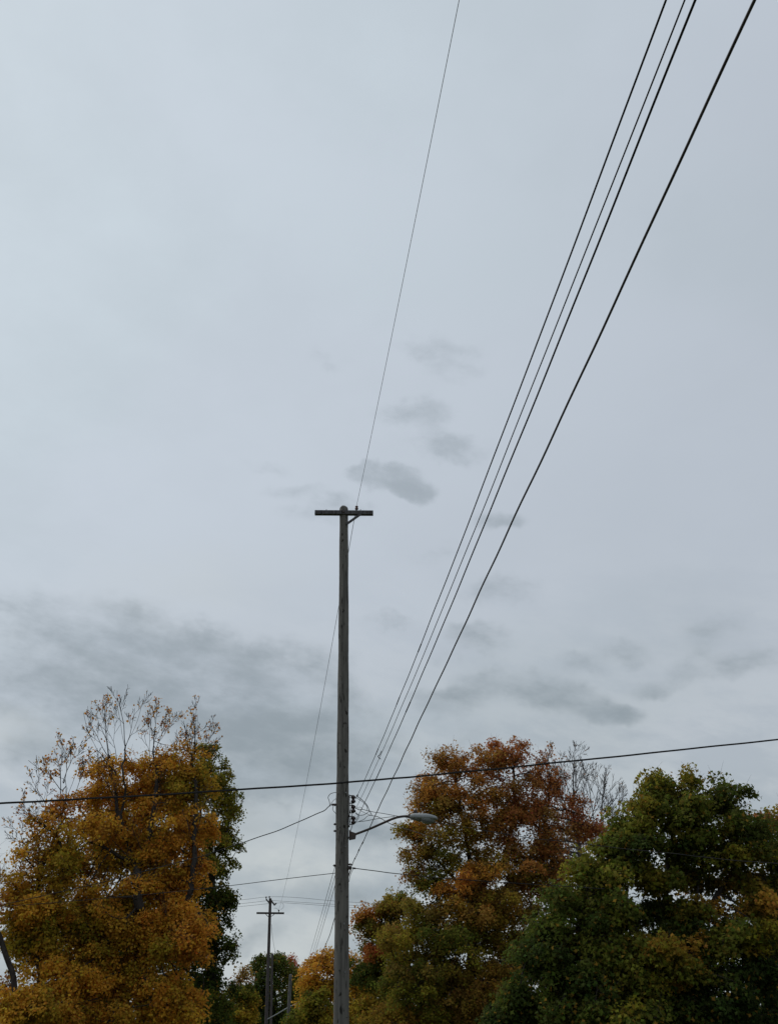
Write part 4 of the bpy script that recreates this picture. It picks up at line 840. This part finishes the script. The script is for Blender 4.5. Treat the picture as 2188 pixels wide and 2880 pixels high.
# 10 golden tree behind the pole
tree('small_golden_maple', 'small golden tree directly behind the near pole', 76, [(965, 2990), (962, 2860), (958, 2780)],
     [(890, 2700, 40, 25, 0, 1.2, ['amber', 'gold', 'rust'], .75), (950, 2700, 50, 32, 0, 1.5, ['gold', 'amber'], .9), (1010, 2730, 50, 40, 0, 1.6, ['gold', 'amber', 'olive'], .65), (880, 2750, 45, 35, -.3, 1.4, ['gold', 'amber'], 1.0), (950, 2770, 60, 38, -.4, 1.7, ['gold', 'orange', 'olive'], 1.0), (1030, 2790, 45, 40, 0, 1.5, ['gold', 'olive'], .8), (900, 2810, 60, 40, -.3, 1.7, ['olive', 'gold'], 1.0), (980, 2850, 70, 40, -.5, 1.8, ['gold', 'olive', 'amber'], 1.0)],
     20, r_foot=.2, leaf=.16, leaves=30, per_m2=6, tip=.009, kill=.5, clump=.4, group=GT)
# 11-15 further down the street
tree('round_green_tree', 'round dark green tree behind the far crossarm pole', 120, [(775, 2960), (775, 2860), (775, 2800)],
     [(735, 2720, 32, 26, 0, 1.7, ['deep', 'green'], 1.0), (785, 2710, 36, 26, 0, 1.9, ['green', 'deep'], 1.0), (760, 2760, 55, 36, 0, 2.4, ['deep', 'green'], 1.0), (815, 2760, 40, 40, 0, 2.2, ['green', 'olive', 'deep'], 1.0), (730, 2800, 40, 40, 0, 2.2, ['deep'], 1.0), (790, 2820, 60, 45, 0, 2.5, ['deep', 'green'], 1.0), (740, 2870, 70, 40, 0, 2.6, ['deep'], 1.0), (830, 2870, 60, 45, 0, 2.5, ['deep', 'green'], 1.0)],
     21, r_foot=.3, leaf=.22, leaves=26, per_m2=3.6, tip=.011, step=.5, kill=.7, clump=.55, group=GT)
tree('reddish_tree', 'pinkish red thin tree top above the round dark green tree', 130, [(828, 2960), (826, 2840), (824, 2760)],
     [(815, 2705, 26, 18, 0, 1.4, ['brick', 'red'], .5), (838, 2725, 22, 20, 0, 1.2, ['brick', 'red'], .55), (825, 2750, 32, 24, 0, 1.7, ['brick', 'brown', 'olive'], .9), (840, 2790, 34, 30, 0, 1.8, ['olive', 'brown'], 1.0)],
     22, r_foot=.2, leaf=.2, leaves=22, per_m2=4.5, tip=.012, step=.5, kill=.6, clump=.5, group=GT)
tree('pale_green_bush', 'pale green leafy bush low beside the near pole shaft', 62, [(885, 2960), (885, 2890), (885, 2860)],
     [(880, 2815, 36, 26, 0, 1.0, ['lime', 'green', 'olive'], 1.0), (850, 2860, 40, 30, 0, 1.1, ['green', 'lime'], 1.0), (910, 2860, 42, 35, 0, 1.2, ['olive', 'green', 'gold'], 1.0), (880, 2880, 60, 25, 0, 1.4, ['green', 'olive'], 1.0)],
     23, r_foot=.10, leaf=.14, leaves=34, per_m2=8, tip=.007, cat='bush', group=GT)
tree('mixed_small_tree', 'small green and yellow tree below the narrow dark green tree', 74, [(690, 2960), (690, 2880), (690, 2830)],
     [(675, 2745, 26, 28, 0, 1.0, ['brick', 'olive', 'brown'], .55), (660, 2790, 40, 30, 0, 1.3, ['olive', 'green'], .95), (700, 2800, 32, 30, 0, 1.2, ['green', 'olive'], 1.0), (660, 2850, 50, 35, 0, 1.5, ['olive', 'gold', 'green'], 1.0), (705, 2850, 38, 35, -.3, 1.3, ['olive', 'gold'], 1.0), (600, 2850, 50, 35, 0, 1.5, ['green', 'olive'], 1.0)],
     24, r_foot=.14, leaf=.15, leaves=30, per_m2=7, tip=.008, group=GT)
# a far belt of trees that closes the view between the trunks
rngb = np.random.RandomState(5)
belt = []
nb = 36000
bx = rngb.uniform(-75, 75, nb); crest = 8.2 + 1.3 * np.sin(bx * .21) + .9 * np.sin(bx * .57 + 1) + .6 * np.sin(bx * 1.3)
bz = crest * rngb.rand(nb) ** .7 + rngb.randn(nb) * .25; by = 165 + rngb.uniform(-3, 3, nb) + 2 * np.sin(bx * .4)
Cb = np.stack([bx, by, bz], 1); nr = unit(rngb.randn(nb, 3) + (0, -.3, .6)); a_ = unit(np.cross(nr, rngb.randn(nb, 3))); b_ = np.cross(nr, a_)
sz = rngb.uniform(.3, .6, (nb, 1))
Vb = np.stack([Cb - a_ * sz, Cb + b_ * sz * .8, Cb + a_ * sz, Cb - b_ * sz * .8], 1).reshape(-1, 3)
Fb = (np.arange(nb)[:, None, None] * 4 + np.array([(0, 1, 2), (0, 2, 3)])[None]).reshape(-1, 3)
pb = np.array([PAL[q] for q in ('deep', 'green', 'olive', 'brown')])[(np.floor(bx / 4).astype(int) * 7 + rngb.randint(0, 2, nb)) % 4] * rngb.uniform(.7, 1.2, (nb, 1))
fb = mesh_np('far_tree_belt', Vb, Fb, M['leaf'], None, smooth=False, colour=np.concatenate([np.repeat(pb, 4, 0), np.ones((nb * 4, 1))], 1))
tag(fb, 'distant belt of dark autumn trees closing the street', 'tree belt', None, 'stuff')
print('TREES', TREE_STATS, 'tris', sum(s[4] for s in TREE_STATS))
